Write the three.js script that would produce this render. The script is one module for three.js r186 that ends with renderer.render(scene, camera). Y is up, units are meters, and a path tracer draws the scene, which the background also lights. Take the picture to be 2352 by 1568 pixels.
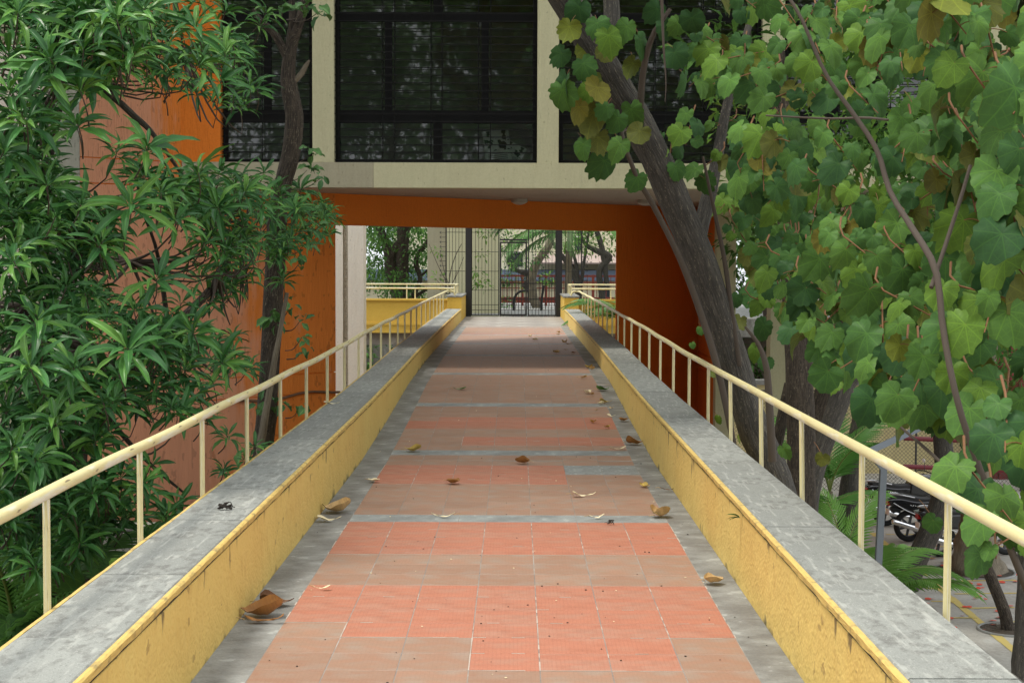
import * as THREE from 'three';
import { mergeGeometries } from 'three/addons/utils/BufferGeometryUtils.js';

// ------------------------------------------------------------------ camera, sky, sun, exposure
const scene = new THREE.Scene();
const camera = new THREE.PerspectiveCamera(2 * Math.atan(784 / 3650) * 180 / Math.PI, 1.5, 0.1, 400);
camera.position.set(0.065, 1.71, 0);
camera.rotation.set(-0.0504, 0.0022, 0.0035, 'YXZ');
camera.focus = 14; camera.userData.fStop = 22;
camera.updateMatrixWorld(true);
const renderer = new THREE.WebGLRenderer({ antialias: true });
renderer.toneMapping = THREE.LinearToneMapping;
renderer.toneMappingExposure = 1.28;
renderer.shadowMap.enabled = true;

function rng(seed) { let s = seed | 0; return () => { s = (s + 0x6d2b79f5) | 0; let t = Math.imul(s ^ (s >>> 15), 1 | s); t = (t + Math.imul(t ^ (t >>> 7), 61 | t)) ^ t; return ((t ^ (t >>> 14)) >>> 0) / 4294967296; }; }
function hash2(ix, iy, seed) { let h = Math.imul(ix, 374761393) + Math.imul(iy, 668265263) + Math.imul(seed, 1274126177); h = Math.imul(h ^ (h >>> 13), 1274126177); return ((h ^ (h >>> 16)) >>> 0) / 4294967296; }
function vnoise(x, y, px, py, seed) {                       // value noise that repeats after px, py
  const x0 = Math.floor(x), y0 = Math.floor(y), fx = x - x0, fy = y - y0;
  const m = (a, p) => ((a % p) + p) % p, sx = fx * fx * (3 - 2 * fx), sy = fy * fy * (3 - 2 * fy);
  const a = hash2(m(x0, px), m(y0, py), seed), b = hash2(m(x0 + 1, px), m(y0, py), seed), c = hash2(m(x0, px), m(y0 + 1, py), seed), d = hash2(m(x0 + 1, px), m(y0 + 1, py), seed);
  return (a + (b - a) * sx) * (1 - sy) + (c + (d - c) * sx) * sy;
}
function fbm(x, y, px, py, oct, seed) { let v = 0, a = 0.5, t = 0; for (let i = 0; i < oct; i++) { v += a * vnoise(x, y, px, py, seed + i * 17); t += a; a *= 0.55; x *= 2; y *= 2; px *= 2; py *= 2; } return v / t; }
const clamp = (x, a = 0, b = 1) => Math.min(b, Math.max(a, x)), lerp = (a, b, t) => a + (b - a) * t;
const smooth = (a, b, x) => { const t = clamp((x - a) / (b - a)); return t * t * (3 - 2 * t); };

{ // an even, bright, hazy sky
  const W = 256, H = 128, data = new Float32Array(W * H * 4);
  for (let j = 0; j < H; j++) for (let i = 0; i < W; i++) {
    const el = ((j + 0.5) / H - 0.5) * Math.PI, s = Math.max(0, Math.sin(el));
    const c = 0.86 + 0.28 * fbm(i / W * 12, j / H * 12, 12, 12, 4, 5);
    const L = 1.25 * (0.72 + 0.55 * s) * c;
    data.set([L * 0.965, L * 1.0, L * 1.045, 1], (j * W + i) * 4);
  }
  const t = new THREE.DataTexture(data, W, H, THREE.RGBAFormat, THREE.FloatType);
  t.mapping = THREE.EquirectangularReflectionMapping; t.magFilter = THREE.LinearFilter; t.minFilter = THREE.LinearFilter; t.needsUpdate = true;
  scene.background = t; scene.environment = t;
}
const sun = new THREE.DirectionalLight(new THREE.Color(1, 0.94, 0.84), 2.2);
sun.position.set(-12, 38, -11); sun.target.position.set(0, 0, -16); scene.add(sun, sun.target);
sun.castShadow = true; sun.shadow.radius = 24; sun.shadow.mapSize.set(2048, 2048);
Object.assign(sun.shadow.camera, { left: -35, right: 35, top: 45, bottom: -45, near: 1, far: 120 });

// ------------------------------------------------------------------ helpers
const V = (x, y, z) => new THREE.Vector3(x, y, z);
const F = 3650;                                              // focal length in pixels of the 2352-wide view used for measuring
function P(u, v, d) {                                        // the point at depth d (metres along the bridge) in the direction of a measured pixel
  const r = V((u - 1176) / F, (784 - v) / F, -1).applyQuaternion(camera.quaternion);
  return r.multiplyScalar(d / -r.z).add(camera.position);
}
const GROUND = -3.5;
function G(u, v, y = GROUND) { const r = V((u - 1176) / F, (784 - v) / F, -1).applyQuaternion(camera.quaternion); return r.multiplyScalar((y - camera.position.y) / r.y).add(camera.position); }

const counts = {};
function numbered(name) { const n = counts[name] = (counts[name] ?? -1) + 1; return n ? name + '_' + String(n).padStart(3, '0') : name; }
function tag(o, label, category, group) { o.userData.label = label; o.userData.category = category; if (group) o.userData.group = group; return o; }
function thing(name, label, category, at = [0, 0, 0], turn = 0, group) {
  const o = new THREE.Group(); o.name = numbered(name); o.position.set(...at); o.rotation.y = turn; scene.add(o);
  return tag(o, label, category, group);
}
function mesh(name, geo, mat, parent = scene, label) {
  const m = new THREE.Mesh(geo, mat); m.name = parent === scene ? numbered(name) : name; parent.add(m);
  if (label) m.userData.label = label;
  return m;
}
function group(name, parent) { const g = new THREE.Group(); g.name = name; parent.add(g); return g; }
function structure(name, geo, mat, label, category) { const m = mesh(name, geo, mat); m.userData.kind = 'structure'; if (label) m.userData.label = label; if (category) m.userData.category = category; return m; }

function metreUV(geo, s = 1, off = [0, 0]) {                 // box mapping in metres
  if (geo.index) geo = geo.toNonIndexed();
  const p = geo.attributes.position, n = geo.attributes.normal, uv = new Float32Array(p.count * 2);
  for (let i = 0; i < p.count; i++) {
    const ax = Math.abs(n.getX(i)), ay = Math.abs(n.getY(i)), az = Math.abs(n.getZ(i)), x = p.getX(i), y = p.getY(i), z = p.getZ(i);
    const q = ax >= ay && ax >= az ? [z, y] : ay >= az ? [x, z] : [x, y];
    uv[2 * i] = q[0] * s + off[0]; uv[2 * i + 1] = q[1] * s + off[1];
  }
  geo.setAttribute('uv', new THREE.BufferAttribute(uv, 2));
  return geo;
}
function box(x0, x1, y0, y1, z0, z1, s = 1, bev = 0) {
  let g;
  if (bev > 0) {
    const w = x1 - x0, h = y1 - y0, sh = new THREE.Shape([new THREE.Vector2(-w / 2 + bev, -h / 2 + bev), new THREE.Vector2(w / 2 - bev, -h / 2 + bev), new THREE.Vector2(w / 2 - bev, h / 2 - bev), new THREE.Vector2(-w / 2 + bev, h / 2 - bev)]);
    g = new THREE.ExtrudeGeometry(sh, { depth: z1 - z0 - 2 * bev, bevelEnabled: true, bevelSize: bev, bevelThickness: bev, bevelSegments: 1, curveSegments: 1 });
    g.translate(0, 0, -(z1 - z0) / 2 + bev);
  } else g = new THREE.BoxGeometry(x1 - x0, y1 - y0, z1 - z0);
  g.translate((x0 + x1) / 2, (y0 + y1) / 2, (z0 + z1) / 2);
  return metreUV(g, s);
}
function sweepZ(section, ds, uvs = 1, vs = uvs, caps = true) {      // section(d) -> [[x, y], ...] swept along -z
  const pos = [], uv = [], S = ds.map(section);
  const put = (p, d, u, v) => { pos.push(p[0], p[1], -d); uv.push(u * uvs, v * vs); };
  for (let i = 0; i + 1 < ds.length; i++) {
    const a = S[i], b = S[i + 1], n = a.length; let ca = 0;
    for (let k = 0; k < n; k++) {
      const k1 = (k + 1) % n, l = Math.hypot(a[k1][0] - a[k][0], a[k1][1] - a[k][1]);
      put(a[k], ds[i], ds[i], ca); put(b[k], ds[i + 1], ds[i + 1], ca); put(b[k1], ds[i + 1], ds[i + 1], ca + l);
      put(a[k], ds[i], ds[i], ca); put(b[k1], ds[i + 1], ds[i + 1], ca + l); put(a[k1], ds[i], ds[i], ca + l);
      ca += l;
    }
  }
  if (caps) for (const [i, flip] of [[0, 0], [ds.length - 1, 1]]) {
    const c = S[i], tri = THREE.ShapeUtils.triangulateShape(c.map((p) => new THREE.Vector2(...p)), []);
    for (const t of tri) for (const k of flip ? [t[0], t[2], t[1]] : t) put(c[k], ds[i], c[k][0], c[k][1]);
  }
  const g = new THREE.BufferGeometry();
  g.setAttribute('position', new THREE.Float32BufferAttribute(pos, 3)); g.setAttribute('uv', new THREE.Float32BufferAttribute(uv, 2));
  g.computeVertexNormals();
  return g;
}
const range = (a, b, step) => { const n = Math.max(1, Math.round((b - a) / step)); return Array.from({ length: n + 1 }, (_, i) => a + (b - a) * i / n); };
function curve1(pts) { return (d) => { if (d <= pts[0][0]) return pts[0][1]; for (let i = 1; i < pts.length; i++) if (d <= pts[i][0]) { const [a, b] = [pts[i - 1], pts[i]]; return lerp(a[1], b[1], (d - a[0]) / (b[0] - a[0])); } return pts.at(-1)[1]; }; }
function limbGeo(pts, radii, seg = 9, rough = 0.07, seed = 1, steps = 0) {      // tapered tube through points
  const c = new THREE.CatmullRomCurve3(pts, false, 'centripetal'), n = steps || Math.max(6, Math.min(40, Math.round(c.getLength() / 0.12)));
  const pos = [], uv = [], idx = [];
  let prev = null, along = 0, last = null;
  for (let i = 0; i <= n; i++) {
    const t = i / n, p = c.getPoint(t), tan = c.getTangent(t);
    const f = t * (radii.length - 1), k = Math.min(radii.length - 2, Math.floor(f)), R = lerp(radii[k], radii[k + 1] ?? radii[k], f - k);
    const up = prev ? prev.clone().addScaledVector(tan, -prev.dot(tan)).normalize() : V(0.31, 0.2, 0.93).cross(tan).normalize();
    prev = up; const side = tan.clone().cross(up);
    if (last) along += p.distanceTo(last); last = p;
    for (let j = 0; j <= seg; j++) {
      const a = j / seg * Math.PI * 2, rr = R * (1 + rough * (2 * vnoise(j % seg, along * 5, seg, 997, seed) - 1) + rough * (2 * vnoise((j % seg) * 0.5, along * 1.3, seg, 997, seed + 3) - 1));
      const q = p.clone().addScaledVector(up, Math.cos(a) * rr).addScaledVector(side, Math.sin(a) * rr);
      pos.push(q.x, q.y, q.z); uv.push(j / seg * Math.max(0.12, Math.round(R * 2 * Math.PI / 0.25) * 0.25 || 0.25), along);
    }
  }
  for (let i = 0; i < n; i++) for (let j = 0; j < seg; j++) { const a = i * (seg + 1) + j, b = a + seg + 1; idx.push(a, a + 1, b, b, a + 1, b + 1); }
  const base = pos.length / 3, e = c.getPoint(1); pos.push(e.x, e.y, e.z); uv.push(0, along);
  for (let j = 0; j < seg; j++) idx.push(n * (seg + 1) + j, n * (seg + 1) + j + 1, base);
  const g = new THREE.BufferGeometry();
  g.setAttribute('position', new THREE.Float32BufferAttribute(pos, 3)); g.setAttribute('uv', new THREE.Float32BufferAttribute(uv, 2)); g.setIndex(idx); g.computeVertexNormals();
  return g;
}
// a limb measured in the photograph: [u, v, depth, width in pixels] for each point
function limb(list, seg, rough, seed) { return limbGeo(list.map(([u, v, d]) => P(u, v, d)), list.map(([, , d, w]) => w / 2 * d / F), seg, rough, seed); }
const rod = (a, b, r, seg = 6) => limbGeo([a, b], [r, r], seg, 0, 1, 1);
function inPoly(poly, x, y) { let c = false; for (let i = 0, j = poly.length - 1; i < poly.length; j = i++) { const [xi, yi] = poly[i], [xj, yj] = poly[j]; if ((yi > y) !== (yj > y) && x < (xj - xi) * (y - yi) / (yj - yi) + xi) c = !c; } return c; }
function spotIn(poly, R) { const xs = poly.map((p) => p[0]), ys = poly.map((p) => p[1]); const a = Math.min(...xs), b = Math.max(...xs), c = Math.min(...ys), d = Math.max(...ys); for (;;) { const x = lerp(a, b, R()), y = lerp(c, d, R()); if (inPoly(poly, x, y)) return [x, y]; } }

// ------------------------------------------------------------------ textures and materials
const toS = (c) => 255 * (c <= 0.0031308 ? 12.92 * c : 1.055 * Math.pow(c, 1 / 2.4) - 0.055);
function tex(w, h, fn, srgb = true) {                       // fn(x, y) -> linear rgb or one value
  const data = new Uint8Array(w * h * 4);
  for (let y = 0; y < h; y++) for (let x = 0; x < w; x++) {
    const c = fn(x, y), k = (y * w + x) * 4;
    if (typeof c === 'number') data[k] = data[k + 1] = data[k + 2] = clamp(c) * 255;
    else { data[k] = clamp(toS(c[0]), 0, 255); data[k + 1] = clamp(toS(c[1]), 0, 255); data[k + 2] = clamp(toS(c[2]), 0, 255); }
    data[k + 3] = 255;
  }
  const t = new THREE.DataTexture(data, w, h); t.wrapS = t.wrapT = THREE.RepeatWrapping; t.magFilter = THREE.LinearFilter; t.minFilter = THREE.LinearMipmapLinearFilter; t.generateMipmaps = true;
  if (srgb) t.colorSpace = THREE.SRGBColorSpace; t.needsUpdate = true;
  return t;
}
const mix3 = (a, b, t) => [lerp(a[0], b[0], t), lerp(a[1], b[1], t), lerp(a[2], b[2], t)], mul3 = (a, k) => [a[0] * k, a[1] * k, a[2] * k];
function std(o) { const { rgb, rep, ...rest } = o; const m = new THREE.MeshPhysicalMaterial({ roughness: 0.85, side: THREE.DoubleSide, ...rest }); if (rgb) m.color.setRGB(...rgb); if (rep) for (const k of ['map', 'bumpMap', 'roughnessMap']) if (m[k]) m[k].repeat.set(...rep); return m; }

// rough plaster combed vertically, one texture = 2 m
const plasterBump = tex(512, 512, (x, y) => { const s = fbm(x / 512 * 90, y / 512 * 14, 90, 14, 3, 31), p = fbm(x / 512 * 60, y / 512 * 40, 60, 40, 2, 77); return clamp(0.75 * s + 0.35 * (p < 0.33 ? p * 2 : 0.66)); }, false);
const roughBump = tex(512, 512, (x, y) => fbm(x / 512 * 64, y / 512 * 64, 64, 64, 4, 9), false);
const fineBump = tex(256, 256, (x, y) => fbm(x / 256 * 48, y / 256 * 48, 48, 48, 3, 19), false);
function paintMap(c, dark, seed, amount = 0.35, pits = 0.3) {
  return tex(512, 512, (x, y) => {
    const big = fbm(x / 512 * 4, y / 512 * 4, 4, 4, 5, seed), str = fbm(x / 512 * 40, y / 512 * 3, 40, 3, 4, seed + 5), pit = fbm(x / 512 * 100, y / 512 * 34, 100, 34, 2, seed + 9);
    let k = mix3(c, dark, clamp((big - 0.42) * 1.3 * amount + (str - 0.5) * amount));
    if (pit < pits) k = mul3(k, 0.78);
    return mul3(k, 0.94 + 0.12 * fbm(x / 512 * 128, y / 512 * 128, 128, 128, 2, seed + 2));
  });
}
const M = {};
M.orange = std({ map: paintMap([0.76, 0.20, 0.018], [0.66, 0.16, 0.015], 3, 0.4, 0.12), bumpMap: plasterBump, bumpScale: 0.010, roughness: 0.92, rep: [0.5, 0.5] });
M.cream = std({ map: paintMap([0.57, 0.54, 0.345], [0.45, 0.42, 0.265], 41, 0.5, 0.13), bumpMap: plasterBump.clone(), bumpScale: 0.008, roughness: 0.92, rep: [0.5, 0.5] });
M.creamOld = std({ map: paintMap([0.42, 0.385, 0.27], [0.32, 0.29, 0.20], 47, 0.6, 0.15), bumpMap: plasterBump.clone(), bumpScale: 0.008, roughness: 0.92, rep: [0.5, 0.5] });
M.white = std({ map: paintMap([0.83, 0.82, 0.74], [0.66, 0.64, 0.54], 51, 0.3, 0.15), bumpMap: plasterBump.clone(), bumpScale: 0.005, roughness: 0.9, rep: [0.5, 0.5] });
M.roughStrip = std({ map: paintMap([0.50, 0.47, 0.38], [0.33, 0.30, 0.23], 57, 0.6, 0.3), bumpMap: roughBump.clone(), bumpScale: 0.03, roughness: 0.95, rep: [0.9, 0.9] });
M.greyPlaster = std({ map: paintMap([0.34, 0.33, 0.27], [0.22, 0.21, 0.17], 61, 0.6, 0.28), bumpMap: plasterBump.clone(), bumpScale: 0.010, roughness: 0.95, rep: [0.5, 0.5] });
M.soffit = std({ map: paintMap([0.50, 0.44, 0.37], [0.38, 0.32, 0.26], 67, 0.4, 0.0), roughness: 0.95, rep: [0.3, 0.3] });
M.interior = std({ rgb: [0.6, 0.6, 0.56], roughness: 0.95 });
M.blackFrame = std({ rgb: [0.010, 0.010, 0.010], roughness: 0.8, specularIntensity: 0.4 });
M.gateBlack = std({ rgb: [0.014, 0.014, 0.015], roughness: 0.5 });
M.glass = std({ rgb: [0.42, 0.46, 0.44], roughness: 0.02, transmission: 1, thickness: 0, ior: 1.9 });
M.paper = std({ rgb: [0.7, 0.7, 0.66], roughness: 0.8 });

// yellow wall of the parapet: one texture is 10 m long and 0.5 m high; mould on its foot, soot run down from the crack below the coping
const yellowMap = (seed) => tex(2048, 256, (x, y) => {
  const m = x / 2048 * 10, h = y / 256 * 0.5;                                   // metres along, metres above the floor
  const n1 = fbm(x / 2048 * 20, y / 256 * 1, 20, 1, 5, seed), n2 = fbm(x / 2048 * 160, y / 256 * 4, 160, 4, 3, seed + 3), n3 = fbm(x / 2048 * 90, y / 256 * 6, 90, 6, 4, seed + 8);
  let c = mix3([0.70, 0.51, 0.15], [0.62, 0.40, 0.10], clamp((n1 - 0.40) * 0.9));
  c = mix3(c, [0.50, 0.31, 0.08], clamp((n2 - 0.62) * 1.2));
  const foot = fbm(x / 2048 * 34, 0.3, 34, 1, 4, seed + 21), reach = 0.006 + 0.10 * Math.max(0, foot - 0.50) * 2.2;
  const mould = clamp((reach - h) / 0.05 + (n3 - 0.6) * 2.4 * smooth(0.16, 0.03, h)); if (h < 0.16) c = mix3(c, [0.06, 0.065, 0.045], clamp(mould * 0.85));
  const run = fbm(x / 2048 * 150, 0.7, 150, 1, 3, seed + 33), top = 0.40 - h, len = Math.max(0, run - 0.60) * 0.55 * smooth(0.40, 0.62, n2);
  if (top < len) c = mix3(c, [0.07, 0.05, 0.03], clamp((len - top) / 0.05 * (0.5 + n3)) * 0.75);
  if (n3 > 0.77 && n2 > 0.5) c = mix3(c, [0.25, 0.15, 0.05], 0.5);
  return c;
});
const uneven = tex(512, 512, (x, y) => 0.7 * fbm(x / 512 * 10, y / 512 * 10, 10, 10, 4, 91) + 0.3 * fbm(x / 512 * 70, y / 512 * 70, 70, 70, 2, 95), false);
M.yellowWall = [yellowMap(101), yellowMap(161)].map((map) => { const b = uneven.clone(); b.repeat.set(1, 1); map.repeat.set(0.1, 2); return std({ map, bumpMap: b, bumpScale: 0.012, roughness: 0.8 }); });
M.yellowLip = std({ map: tex(512, 64, (x, y) => { const n = fbm(x / 512 * 40, y / 64 * 5, 40, 5, 4, 201); return mix3([0.60, 0.42, 0.12], [0.33, 0.24, 0.09], clamp((n - 0.5) * 3)); }), bumpMap: fineBump.clone(), bumpScale: 0.004, roughness: 0.8, rep: [0.5, 4] });
M.yellowFar = std({ map: paintMap([0.66, 0.43, 0.07], [0.56, 0.35, 0.05], 207, 0.4, 0.1), bumpMap: uneven.clone(), bumpScale: 0.008, roughness: 0.85, rep: [0.5, 0.5] });
M.crack = std({ rgb: [0.03, 0.025, 0.02], roughness: 1 });
// grey stone: washed streaks across, dark blotches
const stoneMap = (seed, light, dark) => tex(512, 512, (x, y) => {
  const a = fbm(x / 512 * 10, y / 512 * 7, 10, 7, 5, seed), b = fbm(x / 512 * 3, y / 512 * 3, 3, 3, 5, seed + 4), c = fbm(x / 512 * 90, y / 512 * 90, 90, 90, 2, seed + 7);
  let k = mix3(dark, light, clamp(0.5 + (a - 0.5) * 1.7 + (b - 0.5) * 1.6)); k = mul3(k, 0.85 + 0.3 * c);
  if (a > 0.72) k = mix3(k, [0.5, 0.51, 0.48], 0.3); if (c > 0.83) k = mul3(k, 0.7);
  return k;
});
const copingMap = (seed, tone) => tex(1024, 1024, (x, y) => {                   // about 0.9 m: cement skin with grit, soot flecks, washed streaks across the slab
  const lo = fbm(x / 1024 * 4, y / 1024 * 3, 4, 3, 4, seed), md = fbm(x / 1024 * 18, y / 1024 * 30, 18, 30, 4, seed + 3), hi = fbm(x / 1024 * 150, y / 1024 * 190, 150, 190, 3, seed + 6), st = fbm(x / 1024 * 5, y / 1024 * 40, 5, 40, 4, seed + 9);
  let c = mul3([0.29, 0.297, 0.268], tone * (0.80 + 0.4 * hi) * (0.88 + 0.24 * lo));
  c = mix3(c, [0.125, 0.122, 0.108], clamp((md - 0.47) * 2.8 + (lo - 0.5) * 1.6) * 0.72); if (hi > 0.70) c = mul3(c, 0.62);
  if (st > 0.60) c = mix3(c, [0.46, 0.46, 0.41], clamp((st - 0.60) * 5) * 0.45); if (hi < 0.27) c = mix3(c, [0.5, 0.5, 0.45], 0.5);
  return c;
});
M.coping = [[211, 0.86], [231, 0.95], [251, 0.78]].map(([s, t]) => std({ map: copingMap(s, t), bumpMap: roughBump.clone(), bumpScale: 0.003, roughness: 0.8, rep: [1.1, 1.1] }));
M.border = [271, 291].map((s) => std({ map: stoneMap(s, [0.29, 0.295, 0.275], [0.165, 0.16, 0.145]), bumpMap: roughBump.clone(), bumpScale: 0.002, roughness: 0.75, rep: [1.1, 1.1] }));
M.strip = std({ map: stoneMap(311, [0.28, 0.295, 0.28], [0.19, 0.195, 0.185]), roughness: 0.7, rep: [1.4, 1.4] });
M.bed = std({ map: stoneMap(331, [0.34, 0.31, 0.27], [0.22, 0.20, 0.18]), roughness: 0.95, rep: [0.6, 0.6] });
const tileMap = (seed, a, b, dust, amount) => tex(256, 256, (x, y) => {
  const n = fbm(x / 256 * 3, y / 256 * 6, 3, 6, 5, seed), f = fbm(x / 256 * 40, y / 256 * 40, 40, 40, 2, seed + 3), g = ((x % 16) < 3 || (y % 16) < 3) ? 0.93 : 1;
  return mul3(mix3(mix3(a, b, clamp((n - 0.3) * 1.7)), dust, clamp((fbm(x / 256 * 2, y / 256 * 4, 2, 4, 5, seed + 8) - 0.42) * 2.2) * amount), (0.92 + 0.16 * f) * g);
});
const gridBump = tex(256, 256, (x, y) => ((x % 16) < 4 || (y % 16) < 4 ? 0.2 : 0.8) * 0.7 + 0.3 * fbm(x / 256 * 30, y / 256 * 30, 30, 30, 2, 13), false);
M.redTile = [401, 409, 419, 421].map((s, i) => std({ map: tileMap(s, [0.42, 0.16, 0.094], mul3([0.37, 0.137, 0.08], 1 - 0.04 * i), [0.38, 0.215, 0.15], 0.8), bumpMap: gridBump.clone(), bumpScale: 0.0012, roughness: 0.72 }));
M.dullTile = [431, 433, 439, 443].map((s, i) => std({ map: tileMap(s, mul3([0.36, 0.195, 0.125], 1 - 0.06 * i), [0.30, 0.19, 0.13], [0.30, 0.245, 0.195], 0.8), bumpMap: fineBump.clone(), bumpScale: 0.0006, roughness: 0.6 }));
M.grout = std({ rgb: [0.45, 0.39, 0.33], roughness: 0.9 });
M.terrazzo = std({ map: paintMap([0.085, 0.095, 0.09], [0.06, 0.065, 0.06], 451, 0.5, 0), roughness: 0.12, rep: [0.5, 0.5] });
M.rail = std({ map: tex(512, 64, (x, y) => { const n = fbm(x / 512 * 70, y / 64 * 5, 70, 5, 3, 461), s = fbm(x / 512 * 24, y / 64 * 2, 24, 2, 4, 467); let c = mix3([0.72, 0.64, 0.34], [0.66, 0.56, 0.27], clamp((n - 0.3) * 1.5)); if (s > 0.56) c = mix3(c, [0.76, 0.74, 0.66], clamp((s - 0.56) * 9) * 0.8); if (n > 0.80) c = [0.25, 0.2, 0.12]; return c; }), bumpMap: fineBump.clone(), bumpScale: 0.0008, roughness: 0.42, rep: [0.5, 1] });
M.railDark = M.rail;
M.asphalt = std({ map: stoneMap(471, [0.44, 0.42, 0.37], [0.33, 0.31, 0.27]), bumpMap: roughBump.clone(), bumpScale: 0.006, roughness: 0.95, rep: [0.35, 0.35] });
M.soil = std({ map: stoneMap(481, [0.10, 0.075, 0.05], [0.045, 0.035, 0.022]), bumpMap: roughBump.clone(), bumpScale: 0.05, roughness: 1, rep: [0.3, 0.3] });
M.roadPaint = std({ rgb: [0.55, 0.43, 0.13], roughness: 0.9 });
const barkMap = (seed, a, b) => tex(256, 512, (x, y) => { const n = fbm(x / 256 * 26, y / 512 * 6, 26, 6, 4, seed), m = fbm(x / 256 * 4, y / 512 * 4, 4, 4, 4, seed + 5), f = fbm(x / 256 * 60, y / 512 * 24, 60, 24, 2, seed + 9); let c = mix3(a, b, clamp((n - 0.35) * 2)); c = mul3(c, 0.7 + 0.6 * m); if (f > 0.75) c = mix3(c, [0.3, 0.26, 0.18], 0.5); return c; });
const barkBump = tex(256, 512, (x, y) => fbm(x / 256 * 26, y / 512 * 6, 26, 6, 4, 503), false);
M.bark = std({ map: barkMap(511, [0.090, 0.082, 0.070], [0.040, 0.036, 0.031]), bumpMap: barkBump, bumpScale: 0.012, roughness: 0.95, rep: [4, 1.6] });
M.barkDark = std({ map: barkMap(521, [0.075, 0.058, 0.042], [0.022, 0.017, 0.013]), bumpMap: barkBump.clone(), bumpScale: 0.03, roughness: 1, rep: [4, 2] });
M.barkPale = std({ map: barkMap(531, [0.22, 0.185, 0.13], [0.11, 0.09, 0.065]), bumpMap: barkBump.clone(), bumpScale: 0.008, roughness: 0.95, rep: [4, 1.6] });
M.twig = std({ rgb: [0.085, 0.066, 0.050], roughness: 0.9 });
M.stem = std({ rgb: [0.19, 0.085, 0.03], roughness: 0.75 });
M.steel = std({ rgb: [0.20, 0.225, 0.25], roughness: 0.5, metalness: 0.3 });
M.wire = std({ rgb: [0.07, 0.065, 0.055], roughness: 0.7 });
M.redPaint = std({ rgb: [0.19, 0.03, 0.018], roughness: 0.6 });
M.pvc = std({ rgb: [0.16, 0.09, 0.05], roughness: 0.6 });
// the same orange, lit look painted in: paler in ragged patches towards the open end
M.orangeLitGradient = std({ map: tex(512, 512, (x, y) => { const f = fbm(x / 512 * 7, y / 512 * 5, 7, 5, 5, 621), g = fbm(x / 512 * 90, y / 512 * 40, 90, 40, 2, 623), st = fbm(x / 512 * 60, y / 512 * 5, 60, 5, 3, 625); const k = smooth(-0.16, 0.16, 0.62 - x / 512 + (f - 0.5) * 0.8 + (st - 0.5) * 0.3); let c = mix3([0.70, 0.205, 0.03], [0.64, 0.29, 0.165], k); c = mul3(c, 0.93 + 0.14 * st); if (g < 0.26) c = mul3(c, 0.75); return c; }), bumpMap: plasterBump.clone(), bumpScale: 0.012, roughness: 0.95 });
M.orangeLitGradient.bumpMap.repeat.set(2.8, 2);
// ------------------------------------------------------------------ ground
const fy = curve1([[-6, 0], [13.4, 0], [16, 0.07], [19.5, 0.2], [24, 0.26], [60, 0.25]]);      // floor of the footbridge
const ch = curve1([[-6, 0.446], [14.5, 0.446], [18, 0.47], [22, 0.515], [30, 0.55], [40, 0.56]]); // top of the coping
const rh = curve1([[-6, 0.862], [14.5, 0.872], [19.6, 0.915], [24.5, 0.925], [29, 0.95], [40, 0.975]]); // handrail
{
  const g = new THREE.PlaneGeometry(400, 400); g.rotateX(-Math.PI / 2); g.translate(0, GROUND, -40);
  structure('ground', metreUV(g, 1), M.soil, 'dark bare soil under the trees');
  const p = new THREE.PlaneGeometry(40, 62); p.rotateX(-Math.PI / 2); p.translate(22.2, GROUND + 0.02, -25);
  structure('parking_lot', metreUV(p, 1), M.asphalt, 'pale concrete parking lot with yellow bay lines beside the footbridge');
}

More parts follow.
